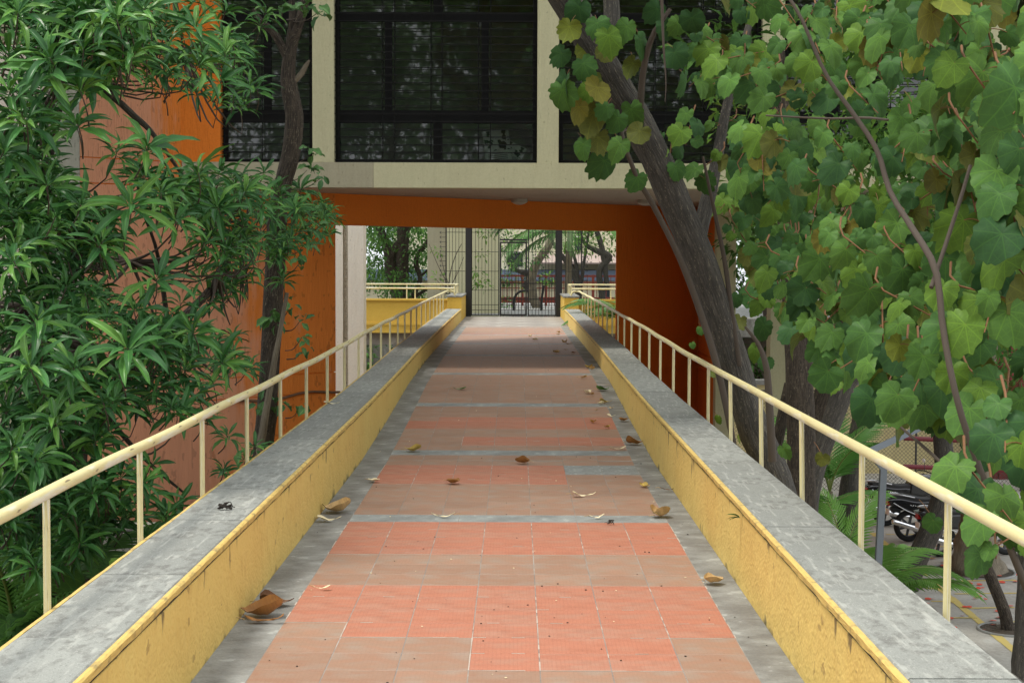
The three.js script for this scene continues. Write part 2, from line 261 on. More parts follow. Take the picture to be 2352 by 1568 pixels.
// ------------------------------------------------------------------ footbridge: deck, tiles, border slabs
const ROW = 3.5 / 12, STRIP0 = 10.36;                        // rows of tiles; every twelfth is a grey stone strip
const X0 = -1.027, PITCH = 0.3;
{
  const deck = structure('walkway', sweepZ((d) => [[-1.58, fy(d) - 0.0016], [-1.58, fy(d) - 0.45], [1.58, fy(d) - 0.45], [1.58, fy(d) - 0.0016]], [...range(-5, 13.4, 0.8), ...range(13.5, 41.8, 0.25)], 1), M.bed, 'footbridge deck paved with terracotta tiles between grey stone borders');
  const R = rng(7);
  const isRed = (d, c) => {
    if (d < 6.62) return c > 2 && c < 5.5 && d > 6.4 ? true : (c === 5 && d > 6.4);
    if (d < 6.9) return c >= 1 && c <= 6 ? !(c === 6 || c < 3) || c === 5 : false;
    if (d < 7.2) return c >= 1;
    if (d < 8.07) return true;
    if (d > 9.2 && d < STRIP0) return true;
    if (d > 12.1 && d < 13.2) return c <= 4;
    if (d > 12.1 && d < 12.4) return true;
    if (d > 14.2 && d < 15.0) return c >= 2;
    if (d > 15.6 && d < 16.3) return c !== 0 || d < 16;
    if (d > 31.2 && d < 31.9) return true;
    return false;
  };
  const mats = [], geoOf = [];
  for (let k = 0; k < 4; k++) { const g = box(-0.1475, 0.1475, -0.02, 0, -ROW / 2 + 0.0025, ROW / 2 - 0.0025, 3.4, 0.0015); const u = g.attributes.uv; for (let i = 0; i < u.count; i++) u.setXY(i, u.getX(i) + k * 0.23, u.getY(i) + k * 0.37); geoOf.push(g); }
  const rest = { red: [], dull: [] };
  const nRows = Math.floor((35.4 - 6.2) / ROW);
  const start = STRIP0 - Math.round((STRIP0 + 4.5) / ROW) * ROW;
  let count = 0;
  const grout = [];
  for (let r = 0, d = start; d < 35.4; r++, d = start + r * ROW) {
    const mid = d + ROW / 2, y = fy(mid), slope = Math.atan2(fy(d + ROW) - fy(d), ROW);
    const k12 = (((Math.round((d - STRIP0) / ROW)) % 12) + 12) % 12;
    if (k12 === 0 && d > 9) {                                // stone strip, in three lengths
      for (const [a, b] of [[0, 2.4], [2.4, 5], [5, 7]]) {
        const s = mesh('stone_strip', box(a * PITCH + 0.002, b * PITCH - 0.002, -0.02, 0.0, -ROW / 2 + 0.002, ROW / 2 - 0.002, 1, 0.002), M.strip, deck);
        s.position.set(X0, y, -mid); s.rotation.x = slope;
      }
      continue;
    }
    for (let c = 0; c < 7; c++) {
      const slab = d > 12.62 && d < 13.15 && c >= 5, red = !slab && isRed(d + 0.01, c), v = Math.floor(R() * 4), jit = (R() - 0.5) * 0.0008;
      const mat = slab ? M.strip : red ? M.redTile[v] : M.dullTile[v];
      const m4 = new THREE.Matrix4().makeRotationX(slope).setPosition(X0 + (c + 0.5) * PITCH, y + jit, -mid);
      if (d > 5.9 && count < 298) { count++; const t = mesh('tile', geoOf[v], mat, deck); t.applyMatrix4(m4); if (slab) t.userData.label = 'grey stone slab patched into the tiles'; else if (red) t.userData.label = 'newer bright red textured tile'; }
      else rest[red ? 'red' : 'dull'].push(geoOf[v].clone().applyMatrix4(m4));
      // white cement left in the joints round the newer tiles
      if (red && d > 5.5 && d < 15) {
        const line = (x0, x1, z0, z1) => { const g = box(x0, x1, -0.012, 0.0016, z0, z1); g.applyMatrix4(m4); grout.push(g); };
        const seg = (n, f) => { for (let i = 0; i < n; i++) if (R() < f) { const a = -0.147 + 0.294 * i / n, w = 0.0010 + 0.0022 * R(); grout.seg = [a, a + 0.294 / n, w]; yieldSeg(...grout.seg); } };
        let yieldSeg; const lowNeighbour = !isRed(d - ROW + 0.01, c), sideNeighbour = c > 0 && !isRed(d + 0.01, c - 1);
        yieldSeg = (a, b, w) => line(a, b, ROW / 2 - w, ROW / 2 + w); seg(5, lowNeighbour ? 0.95 : d < 8.2 ? 0.16 : 0.05);
        yieldSeg = (a, b, w) => line(-0.15 - w, -0.15 + w, a, b); seg(4, sideNeighbour ? 0.95 : c === 0 ? 0.6 : 0.22);
        if (c === 6) { yieldSeg = (a, b, w) => line(0.15 - w, 0.15 + w * 1.6, a, b); seg(4, 0.6); }
      }
    }
  }
  for (const [k, label] of [['red', 'more of the bright red tiles'], ['dull', 'more of the worn brown tiles']]) if (rest[k].length) { const t = mesh('tile_field', mergeGeometries(rest[k]), k === 'red' ? M.redTile[0] : M.dullTile[1], deck, label); t.userData.kind = 'stuff'; }
  const gl = mesh('joint_cement', mergeGeometries(grout), M.grout, deck, 'white cement smeared in the tile joints'); gl.userData.kind = 'stuff';
  // border slabs along both sides
  for (const s of [-1, 1]) {
    const [a, b] = s < 0 ? [-1.252, X0 - 0.002] : [X0 + 7 * PITCH + 0.002, 1.252];
    let d = -4.6; while (d < 35.2) {
      const e = Math.min(35.4, d + 0.85 + R() * 0.5);
      mesh('border_slab', sweepZ((q) => [[a, fy(q) - 0.001], [a, fy(q) - 0.021], [b, fy(q) - 0.021], [b, fy(q) - 0.001]], range(d + 0.002, e - 0.002, 0.25), 1), M.border[R() < 0.5 ? 0 : 1], deck); d = e;
    }
  }
  mesh('threshold_slab', sweepZ((q) => [[-1.6, 0.252], [-1.6, 0.225], [1.6, 0.225], [1.6, 0.252]], [35.42, 42.6]), M.terrazzo, deck, 'polished grey stone landing before the gate');
}

// ------------------------------------------------------------------ parapets and handrails
for (const s of [-1, 1]) {
  const side = s < 0 ? 'beside the mango tree' : 'beside the parking lot';
  const par = thing('parapet_wall', `low yellow parapet with grey stone coping ${side}`, 'parapet');
  const X = (x) => s * x, R = rng(s < 0 ? 71 : 73), wob = (d, k) => 0.006 * (fbm(d * 6, k, 4000, 50, 3, 400 + k + s) - 0.5);
  const flip = (pts) => (s < 0 ? pts : pts.slice().reverse());
  const ds = range(-5, 38.5, 0.25);
  // wall below the coping: first point at the floor on the inner side, so that the texture's height starts there
  const body = sweepZ((d) => [[X(1.25), fy(d)], [X(1.25), ch(d) - 0.052 + 1.3 * wob(d, 1)], [X(1.265), ch(d) - 0.042], [X(1.6), ch(d) - 0.042], [X(1.6), fy(d) - 0.46], [X(1.25), fy(d) - 0.46]], ds, 1, 1);
  mesh('wall', body, M.yellowWall[s < 0 ? 0 : 1], par);
  mesh('crack', sweepZ((d) => flip([[X(1.253), ch(d) - 0.050], [X(1.253), ch(d) - 0.030], [X(1.263), ch(d) - 0.030], [X(1.263), ch(d) - 0.041]]), range(-5, 38.4, 0.5)), M.crack, par, 'black open crack below the coping');
  const fine = range(-4.95, 38.4, 0.06);
  mesh('lip', sweepZ((d) => flip([[X(1.262), ch(d) - 0.034 + 1.6 * wob(d, 3)], [X(1.241 + 0.4 * wob(d, 4)), ch(d) - 0.033 + 2.0 * wob(d, 3)], [X(1.240 + 0.5 * wob(d * 0.4, 5)), ch(d) - 0.009 + 0.5 * wob(d * 0.4, 6)], [X(1.248), ch(d) - 0.003 + 0.4 * wob(d * 0.4, 6)], [X(1.263), ch(d) - 0.004]]), fine), M.yellowLip, par, 'yellow plaster lip along the coping');
  if (s < 0) mesh('outer_lip', sweepZ((d) => flip([[X(1.606), ch(d) - 0.06], [X(1.606), ch(d) - 0.004 + wob(d, 8)], [X(1.624 + wob(d, 9)), ch(d) - 0.006 + wob(d, 8)], [X(1.624), ch(d) - 0.06]]), range(-4.95, 38.4, 0.12)), M.yellowLip, par);
  else mesh('outer_edge', sweepZ((d) => flip([[X(1.606), ch(d) - 0.07], [X(1.606), ch(d) - 0.012 + 2 * wob(d, 8)], [X(1.622 + 2 * wob(d, 9)), ch(d) - 0.02 + 3 * wob(d, 8)], [X(1.618), ch(d) - 0.07]]), range(-4.95, 38.4, 0.05)), M.bark, par, 'broken dark mortar along the outer edge');
  let d = -4.9; while (d < 38.3) {
    const e = Math.min(38.4, d + 1.05 + R() * 0.45), c = 0.006, up = (R() - 0.5) * 0.003;
    mesh('coping_slab', sweepZ((q) => { const t = ch(q) + up; return flip([[X(1.264), t - 0.039], [X(1.264), t - c], [X(1.264 + c), t], [X(1.605 - c), t], [X(1.605), t - c], [X(1.605), t - 0.039]]); }, range(d + 0.003, e - 0.003, 0.3), 1), M.coping[Math.floor(R() * 3)], par);
    d = e;
  }
  const hr = thing('handrail', `cream painted pipe handrail on the parapet ${side}`, 'handrail');
  const pts = range(-3.5, 38.7, 1.43).map((q) => V(X(1.628), rh(q) + 0.004 * Math.sin(q * 2.3 + s), -q));
  pts.push(V(X(1.60), rh(39) + 0.005, -38.95), V(X(1.52), rh(39) + 0.005, -39.0), V(X(1.47), rh(39) - 0.01, -39.0), V(X(1.435), rh(39) - 0.06, -39.0), V(X(1.43), rh(39) - 0.16, -39.0), V(X(1.43), ch(39) - 0.02, -39.0));
  mesh('rail', limbGeo(pts, pts.map(() => 0.0235), 14, 0, 1, 260), M.rail, hr);
  const postGeo = {};
  for (let q = -2.88; q < 38.6; q += 1.434) {
    const y1 = rh(q) - 0.012, y0 = ch(q) - 0.2, g = new THREE.CylinderGeometry(0.0135, 0.0135, y1 - y0, 10); g.translate(0, (y0 + y1) / 2, 0);
    const p = mesh('post', g, M.rail, hr); p.position.set(X(1.637), 0, -q);
    if (s > 0 && q > 8 && q < 11.5) p.rotation.z = 0.02;
  }
}

// ------------------------------------------------------------------ building over the footbridge
const TH = Math.atan(0.96), KL = Math.hypot(1, 0.96);        // the portal wall stands at 44 degrees across the bridge
const FD = 21.64;                                            // depth of the window front
const fx = (u) => (u - 1184) * FD / F + 0.065, fyh = (v) => 1.71 + (600 - v) * FD / F;
{
  const b = thing('office_building', 'orange and cream office building spanning the footbridge with barred dark windows', 'building');
  const wallG = group('portal_wall', b); wallG.position.set(0.065, 0, -26); wallG.rotation.y = TH;
  const L = (t) => t * KL, jl = L(-2.66), jr = L(1.75), cr = L(3.36), le = L(-5.635), fi = L(-4.52);
  const courses = [[GROUND - 0.2, -0.235], [-0.22, 0.06], [0.075, 2.698]];
  // the right jamb is splayed along the passage
  const cut = (y0, y1, zf, zb, ins = 0) => { const s = new THREE.Shape([[jr + ins - zf * 1.05, -zf], [cr, -zf], [cr, -zb], [jr + ins - zb * 1.05, -zb]].map((p) => new THREE.Vector2(...p))); const g = new THREE.ExtrudeGeometry(s, { depth: y1 - y0, bevelEnabled: false }); g.rotateX(-Math.PI / 2); g.translate(0, y0, 0); return metreUV(g); };
  const wallUV = (g, to = jl, k = 1) => { const p = g.attributes.position, u = g.attributes.uv; for (let i = 0; i < u.count; i++) u.setXY(i, clamp((p.getX(i) - le) / (to - le) * k, 0.002, 0.998), p.getY(i) / 4); return g; };
  for (const [y0, y1] of courses) {
    mesh('wall_panel', wallUV(box(le, jl, y0, y1, -0.3, 0)), M.orangeLitGradient, wallG);
    mesh('wall_panel', cut(y0, y1, 0, -0.3), M.orange, wallG);
  }
  mesh('wall_core', box(le + 0.02, jl - 0.02, GROUND - 0.2, 2.69, -0.28, -0.018), M.orange, wallG);
  mesh('wall_core', cut(GROUND - 0.2, 2.69, -0.018, -0.28, 0.03), M.orange, wallG);
  mesh('lintel', box(jl, jr, 2.24, 2.697, -0.298, -0.002), M.orange, wallG);
  for (const [y0, y1] of [[2.713, 3.03], [3.045, 7.2]]) mesh('wall_panel', wallUV(box(le, fi, y0, y1 > 5 ? 10.5 : y1, -0.3, 0), fi, 0.85), M.orangeLitGradient, wallG);
  mesh('wall_core', box(le + 0.02, fi - 0.02, 2.69, 7.1, -0.28, -0.018), M.orange, wallG);
  // unseen masses behind the wall, added to keep side light off the passage
  const block = (pts, y0, y1) => { const g = new THREE.ExtrudeGeometry(new THREE.Shape(pts.map((p) => new THREE.Vector2(...p))), { depth: y1 - y0, bevelEnabled: false }); g.rotateX(-Math.PI / 2); g.translate(0, y0, 0); return metreUV(g); };
  mesh('unseen_side_mass', block([[-2.72, 23.75], [-3.06, 26.3], [-5.6, 24.0], [-5.4, 21.2]], GROUND - 0.2, 2.69), M.orange, b);
  mesh('unseen_side_mass', block([[2.12, 28.1], [3.66, 29.6], [3.66, 32.4], [2.36, 31.6]], GROUND - 0.2, 2.69), M.orange, b);
  // return wall on the right, towards the cream column
  const rx = 3.36 + 0.065, rd = 26 + 0.96 * 3.36;
  for (const [y0, y1] of courses) mesh('return_wall', box(rx, rx + 0.25, y0, y1, -rd - 0.1, -26.75), M.orange, b);
  mesh('return_core', box(rx + 0.018, rx + 0.24, GROUND - 0.2, 2.69, -rd - 0.1, -26.77), M.orange, b);
  mesh('column', box(rx - 0.02, rx + 0.30, GROUND - 0.2, 2.698, -26.74, -26.42), M.cream, b);
  mesh('column', box(4.02, 4.36, GROUND - 0.2, 2.698, -25.0, -24.6), M.cream, b);
  // grey column and plain wing at the left end of the orange wall
  const A = V(0.065 - 5.635, 0, -(26 - 0.96 * 5.635));
  const gc = mesh('column', box(-0.42, -0.004, GROUND - 0.2, 7.2, -0.35, 0.02), M.greyPlaster, b, 'grey plaster corner column'); gc.position.copy(A); gc.rotation.y = 0.15;
  mesh('wing_wall', box(-11, A.x - 0.40, 2.4, 3.0, -21.6, -21.3), M.creamOld, b);
  mesh('wing_wall', box(-11, A.x - 0.40, -1.2, 1.2, -21.6, -21.3), M.creamOld, b);
  mesh('wing_wall', box(-11, A.x - 0.40, 4.6, 7.2, -21.6, -21.3), M.creamOld, b);
  mesh('wing_wall', box(-11, A.x - 0.40, GROUND - 0.2, -3.2, -21.6, -21.3), M.creamOld, b);
  mesh('wing_ledge', box(-11, A.x - 0.42, -1.3, -1.2, -21.6, -20.9), M.creamOld, b);
  mesh('wing_back_wall', box(-11, A.x - 0.2, GROUND - 0.2, 7.2, -25.2, -25), M.interior, b);
  mesh('drain_pipe', rod(V(A.x - 0.48, 2.84, -21.4), V(A.x - 0.52, 2.80, -21.05), 0.055, 14), M.white, b, 'stub of white drain pipe in the wall');
  // pipe along the orange wall
  const pipePts = []; for (let i = 0; i <= 12; i++) { const t = lerp(-4.2, -2.62, i / 12); pipePts.push(V(L(t), -0.30 + 0.03 * Math.sin(i * 0.9) + i * 0.008, 0.025)); }
  mesh('wall_pipe', limbGeo(pipePts, [0.018, 0.018], 8, 0, 1), M.pvc, wallG);
  // slab and upper storey
  // the storey ends 3 m behind the portal wall and runs parallel to it
  const back = (x) => 26 + 0.96 * (x - 0.065) + 4.2;
  const plate = (x0, x1, y0, y1, front, inset = 0) => { const s = new THREE.Shape([[x0, front], [x1, front], [x1, back(x1) - inset], [x0, back(x0) - inset]].map((p) => new THREE.Vector2(...p))); const g = new THREE.ExtrudeGeometry(s, { depth: y1 - y0, bevelEnabled: false }); g.rotateX(-Math.PI / 2); g.translate(0, y0, 0); return metreUV(g); };
  mesh('soffit', plate(-4.5, 9.4, 2.70, 3.0, FD + 0.3), M.soffit, b);
  mesh('fascia_beam', box(fx(858), 9.4, 2.702, 3.042, -(FD + 0.3), -FD + 0.02), M.cream, b, 'cream beam with freshly painted plaster');
  mesh('fascia_beam', box(-4.47, fx(858) - 0.002, 2.702, 3.042, -(FD + 0.3), -FD + 0.015), M.creamOld, b, 'older greyer stretch of the beam');
  mesh('pier', box(-4.5, fx(507), 3.043, 10.5, -(FD + 0.3), -FD + 0.01), M.orange, b);
  mesh('upper_floor', plate(-4.5, 9.4, 3.002, 3.03, FD + 0.32, 0.05), M.interior, b);
  { const w = mesh('upper_back_wall', box(-6.4, 13.1, 3.031, 6.3, -0.2, 0), M.interior, b); w.position.set(0.065, 0, -(back(0.065) - 0.02)); w.rotation.y = TH; }
  mesh('upper_side_wall', box(-4.62, -4.502, 2.7, 10.5, -25.8, -(FD + 0.3)), M.cream, b);
  mesh('upper_side_wall', box(9.402, 9.55, 2.7, 10.5, -39, -FD), M.cream, b);
  mesh('roof_slab', plate(-4.5, 9.4, 6.302, 10.5, FD - 0.02), M.cream, b);  // raised high out of view to block sky above the walkway
  const cols = [[718, 767], [1232, 1281], [1746, 1795], [2260, 2309], [2774, 2800]];
  for (const [a, c] of cols) mesh('column', box(fx(a), Math.min(9.4, fx(c)), 3.044, 6.3, -(FD + 0.28), -FD + 0.012), M.cream, b);
  const bays = [[509, 718], [767, 1232], [1281, 1746], [1795, 2260]];
  bays.forEach(([a, c], k) => {
    const w = group('window', b), x0 = fx(a) + 0.002, x1 = fx(c) - 0.002, zf = -(FD + 0.16), t = 0.05, mid = (x0 + x1) / 2;
    const fr = [];
    const bar = (xa, xb, ya, yb, z0 = zf - 0.05, z1 = zf) => fr.push(box(xa, xb, ya, yb, z0, z1));
    const y0 = 3.046, yt = 6.298;
    bar(x0, x0 + 0.06, y0, yt); bar(x1 - 0.06, x1, y0, yt); bar(x0 + 0.06, x1 - 0.06, y0, y0 + 0.05);
    bar(x0 + 0.06, x1 - 0.06, fyh(283), fyh(254)); bar(x0 + 0.06, x1 - 0.06, fyh(52), fyh(30)); bar(x0 + 0.06, x1 - 0.06, yt - 0.06, yt);
    const W = x1 - x0, cuts = k === 0 ? [0.49] : [0.263, 0.742];
    for (const q of cuts) bar(x0 + W * q - 0.05, x0 + W * q + 0.05, fyh(254) + 0.001, fyh(52) - 0.001);
    const lowCut = k === 0 ? 0.0 : 0.505;
    if (lowCut) bar(x0 + W * lowCut - 0.055, x0 + W * lowCut + 0.055, y0 + 0.051, fyh(283) - 0.001), bar(x0 + W * lowCut - 0.055, x0 + W * lowCut + 0.055, fyh(30) + 0.001, yt - 0.061);
    mesh('frame', mergeGeometries(fr), M.blackFrame, w);
    const pane = (xa, xb, ya, yb) => { const g = new THREE.PlaneGeometry(xb - xa, yb - ya); const p = mesh('pane', g, M.glass, w); p.position.set((xa + xb) / 2, (ya + yb) / 2, zf - 0.026); p.rotation.y = ((xa * 7.3) % 1) * 0.006 - 0.003; p.rotation.x = ((ya * 5.1 + xa) % 1) * 0.008 - 0.004; };
    const vs = [x0 + 0.06, ...cuts.flatMap((q) => [x0 + W * q - 0.05, x0 + W * q + 0.05]), x1 - 0.06];
    for (let i = 0; i < vs.length; i += 2) pane(vs[i], vs[i + 1], fyh(254), fyh(52));
    const ls = lowCut ? [x0 + 0.06, x0 + W * lowCut - 0.055, x0 + W * lowCut + 0.055, x1 - 0.06] : [x0 + 0.06, x1 - 0.06];
    for (let i = 0; i < ls.length; i += 2) { pane(ls[i], ls[i + 1], y0 + 0.05, fyh(283)); pane(ls[i], ls[i + 1], fyh(30), yt - 0.06); }
    // security grille: many level rods, a few uprights
    const zg = -(FD + 0.06); const n = Math.floor((yt - y0) / 0.104);
    for (let i = 0; i < n; i++) { const y = y0 + 0.035 + i * 0.104; const r = mesh('grille_rod', new THREE.BoxGeometry(W - 0.004, 0.013, 0.013), M.blackFrame, w); r.position.set(mid, y, zg); }
    for (const q of k === 0 ? [0.02, 0.44, 0.97] : [0.02, 0.235, 0.295, 0.475, 0.53, 0.71, 0.77, 0.98]) { const r = mesh('grille_upright', new THREE.BoxGeometry(0.012, yt - y0 - 0.01, 0.012), M.blackFrame, w); r.position.set(x0 + W * q, (y0 + yt) / 2, zg - 0.014); }
  });
  // two round ceiling lights under the slab, switched off
}
for (const [u, d, where] of [[1193, 25.3, 'above the middle of the walkway'], [1483, 25.5, 'beside the leaning trunk']]) {
  const p = P(u, 457, d), l = thing('ceiling_light', `round white ceiling light, unlit, under the slab ${where}`, 'light', [p.x, 2.699, p.z]);
  mesh('base', new THREE.CylinderGeometry(0.135, 0.135, 0.05, 28).translate(0, -0.025, 0), std({ rgb: [0.42, 0.38, 0.31] }), l);
  mesh('diffuser', new THREE.SphereGeometry(0.2, 28, 10, 0, Math.PI * 2, Math.PI * 0.79, Math.PI * 0.21).translate(0, 0.105, 0), std({ rgb: [0.55, 0.52, 0.45], roughness: 0.35 }), l);
}
// papers leaning inside the window
{
  const t = tex(128, 160, (x, y) => { const edge = x < 4 || y < 4 || x > 123 || y > 155; const n = fbm(x / 128 * 5, y / 160 * 6, 5, 6, 3, 611); if (edge) return [0.6, 0.6, 0.56]; if (n > 0.6 && y > 60) return [0.06, 0.07, 0.07]; if (y < 50 && (y % 9) < 4 && x > 14 && x < 110) return [0.2, 0.2, 0.2]; return [0.62, 0.63, 0.58]; });
  const at = [[1142, 338, 0.36, 0.48, 0.12], [1178, 352, 0.30, 0.26, -0.5]];
  at.forEach(([u, v, w, h, r], i) => { const p = P(u, v, FD + 0.32); const s = mesh('paper_sheet', new THREE.BoxGeometry(w, h, 0.004), std({ map: t, roughness: 0.8 })); s.position.set(p.x, 3.031 + h * 0.5 * Math.cos(0.25) + (i ? 0.05 : 0.02), p.z); s.rotation.set(-0.25, 0, r); tag(s, i ? 'small tilted white paper leaning inside the window' : 'large printed white paper leaning inside the window', 'paper'); });
}
// white pillar just beyond the portal
{
  const p = thing('pillar', 'white plastered pillar with a rough recessed strip beyond the portal', 'pillar', [0, 0, 0]);
  const D = 31, px = (u) => (u - 1184) * D / F + 0.065;
  mesh('shaft', box(px(745), px(786.8), GROUND - 0.1, 7, -D - 0.55, -D), M.white, p);
  mesh('recessed_strip', box(px(787), px(798.3), GROUND - 0.1, 7, -D - 0.55, -D - 0.05), M.roughStrip, p);
  mesh('shaft', box(px(798.5), px(834.5), GROUND - 0.1, 7, -D - 0.55, -D), M.white, p);
}

// ------------------------------------------------------------------ landing, cross walkway and gate
for (const s of [-1, 1]) {
  const side = s < 0 ? 'running off behind the white pillar' : 'running off behind the orange wall';
  const X = (x) => s * x, bx = (a, b, ...r) => box(Math.min(X(a), X(b)), Math.max(X(a), X(b)), ...r);
  const E = s < 0 ? 12 : 4.4, w = thing('cross_parapet', `yellow parapet of the cross walkway ${side}`, 'parapet');
  mesh('wall', bx(1.602, E, -0.05, 0.735, -39.1, -38.9), M.yellowFar, w);
  mesh('ledge', bx(1.602, E, 0.737, 0.785, -39.12, -38.86), M.yellowFar, w);
  mesh('groove_course', bx(1.602, E, 0.14, 0.20, -38.898, -38.88), M.yellowFar, w);
  mesh('end_pier', bx(1.25, 1.60, 0.24, 0.83, -41.9, -38.62), M.yellowFar, w);
  mesh('pier_cap', bx(1.23, 1.62, 0.832, 0.87, -41.9, -38.60), M.border[0], w);
  const cw = structure('cross_walkway', bx(1.605, E, -0.35, 0.0, -42.4, -39.11), M.bed, `concrete slab of the cross walkway ${side}`);
  const r = thing('pipe_railing', `thin pipe railing on the cross parapet ${side}`, 'railing');
  for (const [y, z] of [[1.04, -38.95], [1.10, -41.8]]) mesh('rail', rod(V(X(1.45), y, z), V(X(E - 0.1), y, z), 0.022, 8), M.railDark, r);
  mesh('rail', rod(V(X(1.45), 1.10, -39.4), V(X(1.45), 1.10, -41.8), 0.022, 8), M.railDark, r);
  for (const z of [-39.4, -40.6, -41.8]) mesh('post', rod(V(X(1.45), 0.86, z), V(X(1.45), 1.1, z), 0.018, 6), M.railDark, r);
  for (let x = 2.4; x < E - 0.5; x += 1.3) { mesh('post', rod(V(X(x), 0.78, -38.95), V(X(x), 1.04, -38.95), 0.016, 6), M.railDark, r); mesh('post', rod(V(X(x + 0.4), 0.0, -41.8), V(X(x + 0.4), 1.1, -41.8), 0.018, 6), M.railDark, r); }
}
{
  const D = 42, gx = (u) => (u - 1184) * D / F + 0.065, gy = (v) => 1.71 + (600 - v) * D / F;
  const g = thing('metal_gate', 'black metal grille gate with two leaves and spiked side wings', 'gate', [0, 0, 0]);
  const T = 3.1, z = -D;
  const post = (a, b, y0, y1) => mesh('post', box(gx(a), gx(b), y0, y1, z - 0.08, z + 0.08), M.gateBlack, g);
  post(1068.5, 1081.5, 0.253, T + 0.3); post(1277.5, 1290.5, 0.253, T + 0.3);
  mesh('top_beam', box(gx(1068.5), gx(1290.5), T + 0.31, T + 0.45, z - 0.07, z + 0.07), M.gateBlack, g);
  const leaf = (name, a, b, top, frameW, n, label) => {
    const l = group(name, g); if (label) l.userData.label = label;
    const x0 = gx(a), x1 = gx(b), f = frameW;
    const fr = [box(x0, x0 + f, 0.27, top, z - 0.02, z + 0.02), box(x1 - f, x1, 0.27, top, z - 0.02, z + 0.02), box(x0 + f, x1 - f, 0.27, 0.27 + f, z - 0.02, z + 0.02), box(x0 + f, x1 - f, top - f, top, z - 0.02, z + 0.02)];
    mesh('leaf_frame', mergeGeometries(fr), M.gateBlack, l);
    for (let i = 1; i < n; i++) { const x = lerp(x0 + f, x1 - f, i / n); const m = mesh('bar', new THREE.BoxGeometry(0.012, top - 0.27 - f, 0.012), M.gateBlack, l); m.position.set(x, (top + 0.27) / 2, z); }
    for (const v of [534, 578.6, 623, 666.5, 700, 712]) { const y = gy(v); if (y < top) { const m = mesh('cross_bar', new THREE.BoxGeometry(x1 - x0 - 2 * f, 0.014, 0.014), M.gateBlack, l); m.position.set((x0 + x1) / 2, y, z + 0.014); } }
    return l;
  };
  leaf('fixed_panel', 1081.6, 1146, T, 0.025, 8); 
  const l1 = leaf('gate_leaf', 1147, 1210, gy(555), 0.045, 7, 'narrower gate leaf with the latch'); leaf('gate_leaf', 1212, 1277.4, T, 0.03, 8);
  mesh('transom', box(gx(1147), gx(1210), gy(553), gy(549), z - 0.03, z + 0.03), M.gateBlack, g);
  mesh('latch', box(gx(1196), gx(1212), gy(628), gy(625), z + 0.022, z + 0.06), M.gateBlack, l1); mesh('latch_loop', new THREE.TorusGeometry(0.09, 0.012, 6, 16).scale(0.6, 1.4, 1).translate(gx(1200), gy(633), z + 0.06), M.gateBlack, l1);
  for (const s of [-1, 1]) {
    const [a, b] = s < 0 ? [1024, 1068] : [1291, 1335], l = group('side_wing', g), x0 = gx(a), x1 = gx(b), yb = gy(676), px0 = s < 0 ? x0 : x1;
    mesh('wing_post', box(px0 - 0.018, px0 + 0.018, yb, T, z - 0.02, z + 0.02), M.gateBlack, l);
    mesh('wing_foot', box(x0, x1, yb, yb + 0.03, z - 0.015, z + 0.015), M.gateBlack, l);
    for (let i = 1; i < 6; i++) { const m = mesh('bar', new THREE.BoxGeometry(0.012, T - yb, 0.012), M.gateBlack, l); m.position.set(lerp(x0, x1, i / 6), (T + yb) / 2, z); }
    for (const v of [534, 578.6, 623]) { const m = mesh('cross_bar', new THREE.BoxGeometry(x1 - x0, 0.014, 0.014), M.gateBlack, l); m.position.set((x0 + x1) / 2, gy(v), z + 0.014); }
    for (let i = 0; i < 13; i++) {                          // barbed spikes that point outwards
      const y = gy(665) + i * 0.125; if (y > T) break;
      const sh = [rod(V(0, 0, 0), V(s * 0.15, 0, 0), 0.006, 4), rod(V(s * 0.15, 0, 0), V(s * 0.11, 0.035, 0), 0.006, 4), rod(V(s * 0.15, 0, 0), V(s * 0.11, -0.035, 0), 0.006, 4)];
      const m = mesh('spike', mergeGeometries(sh), M.gateBlack, l); m.position.set(px0 + s * 0.018, y, z);
    }
  }
}
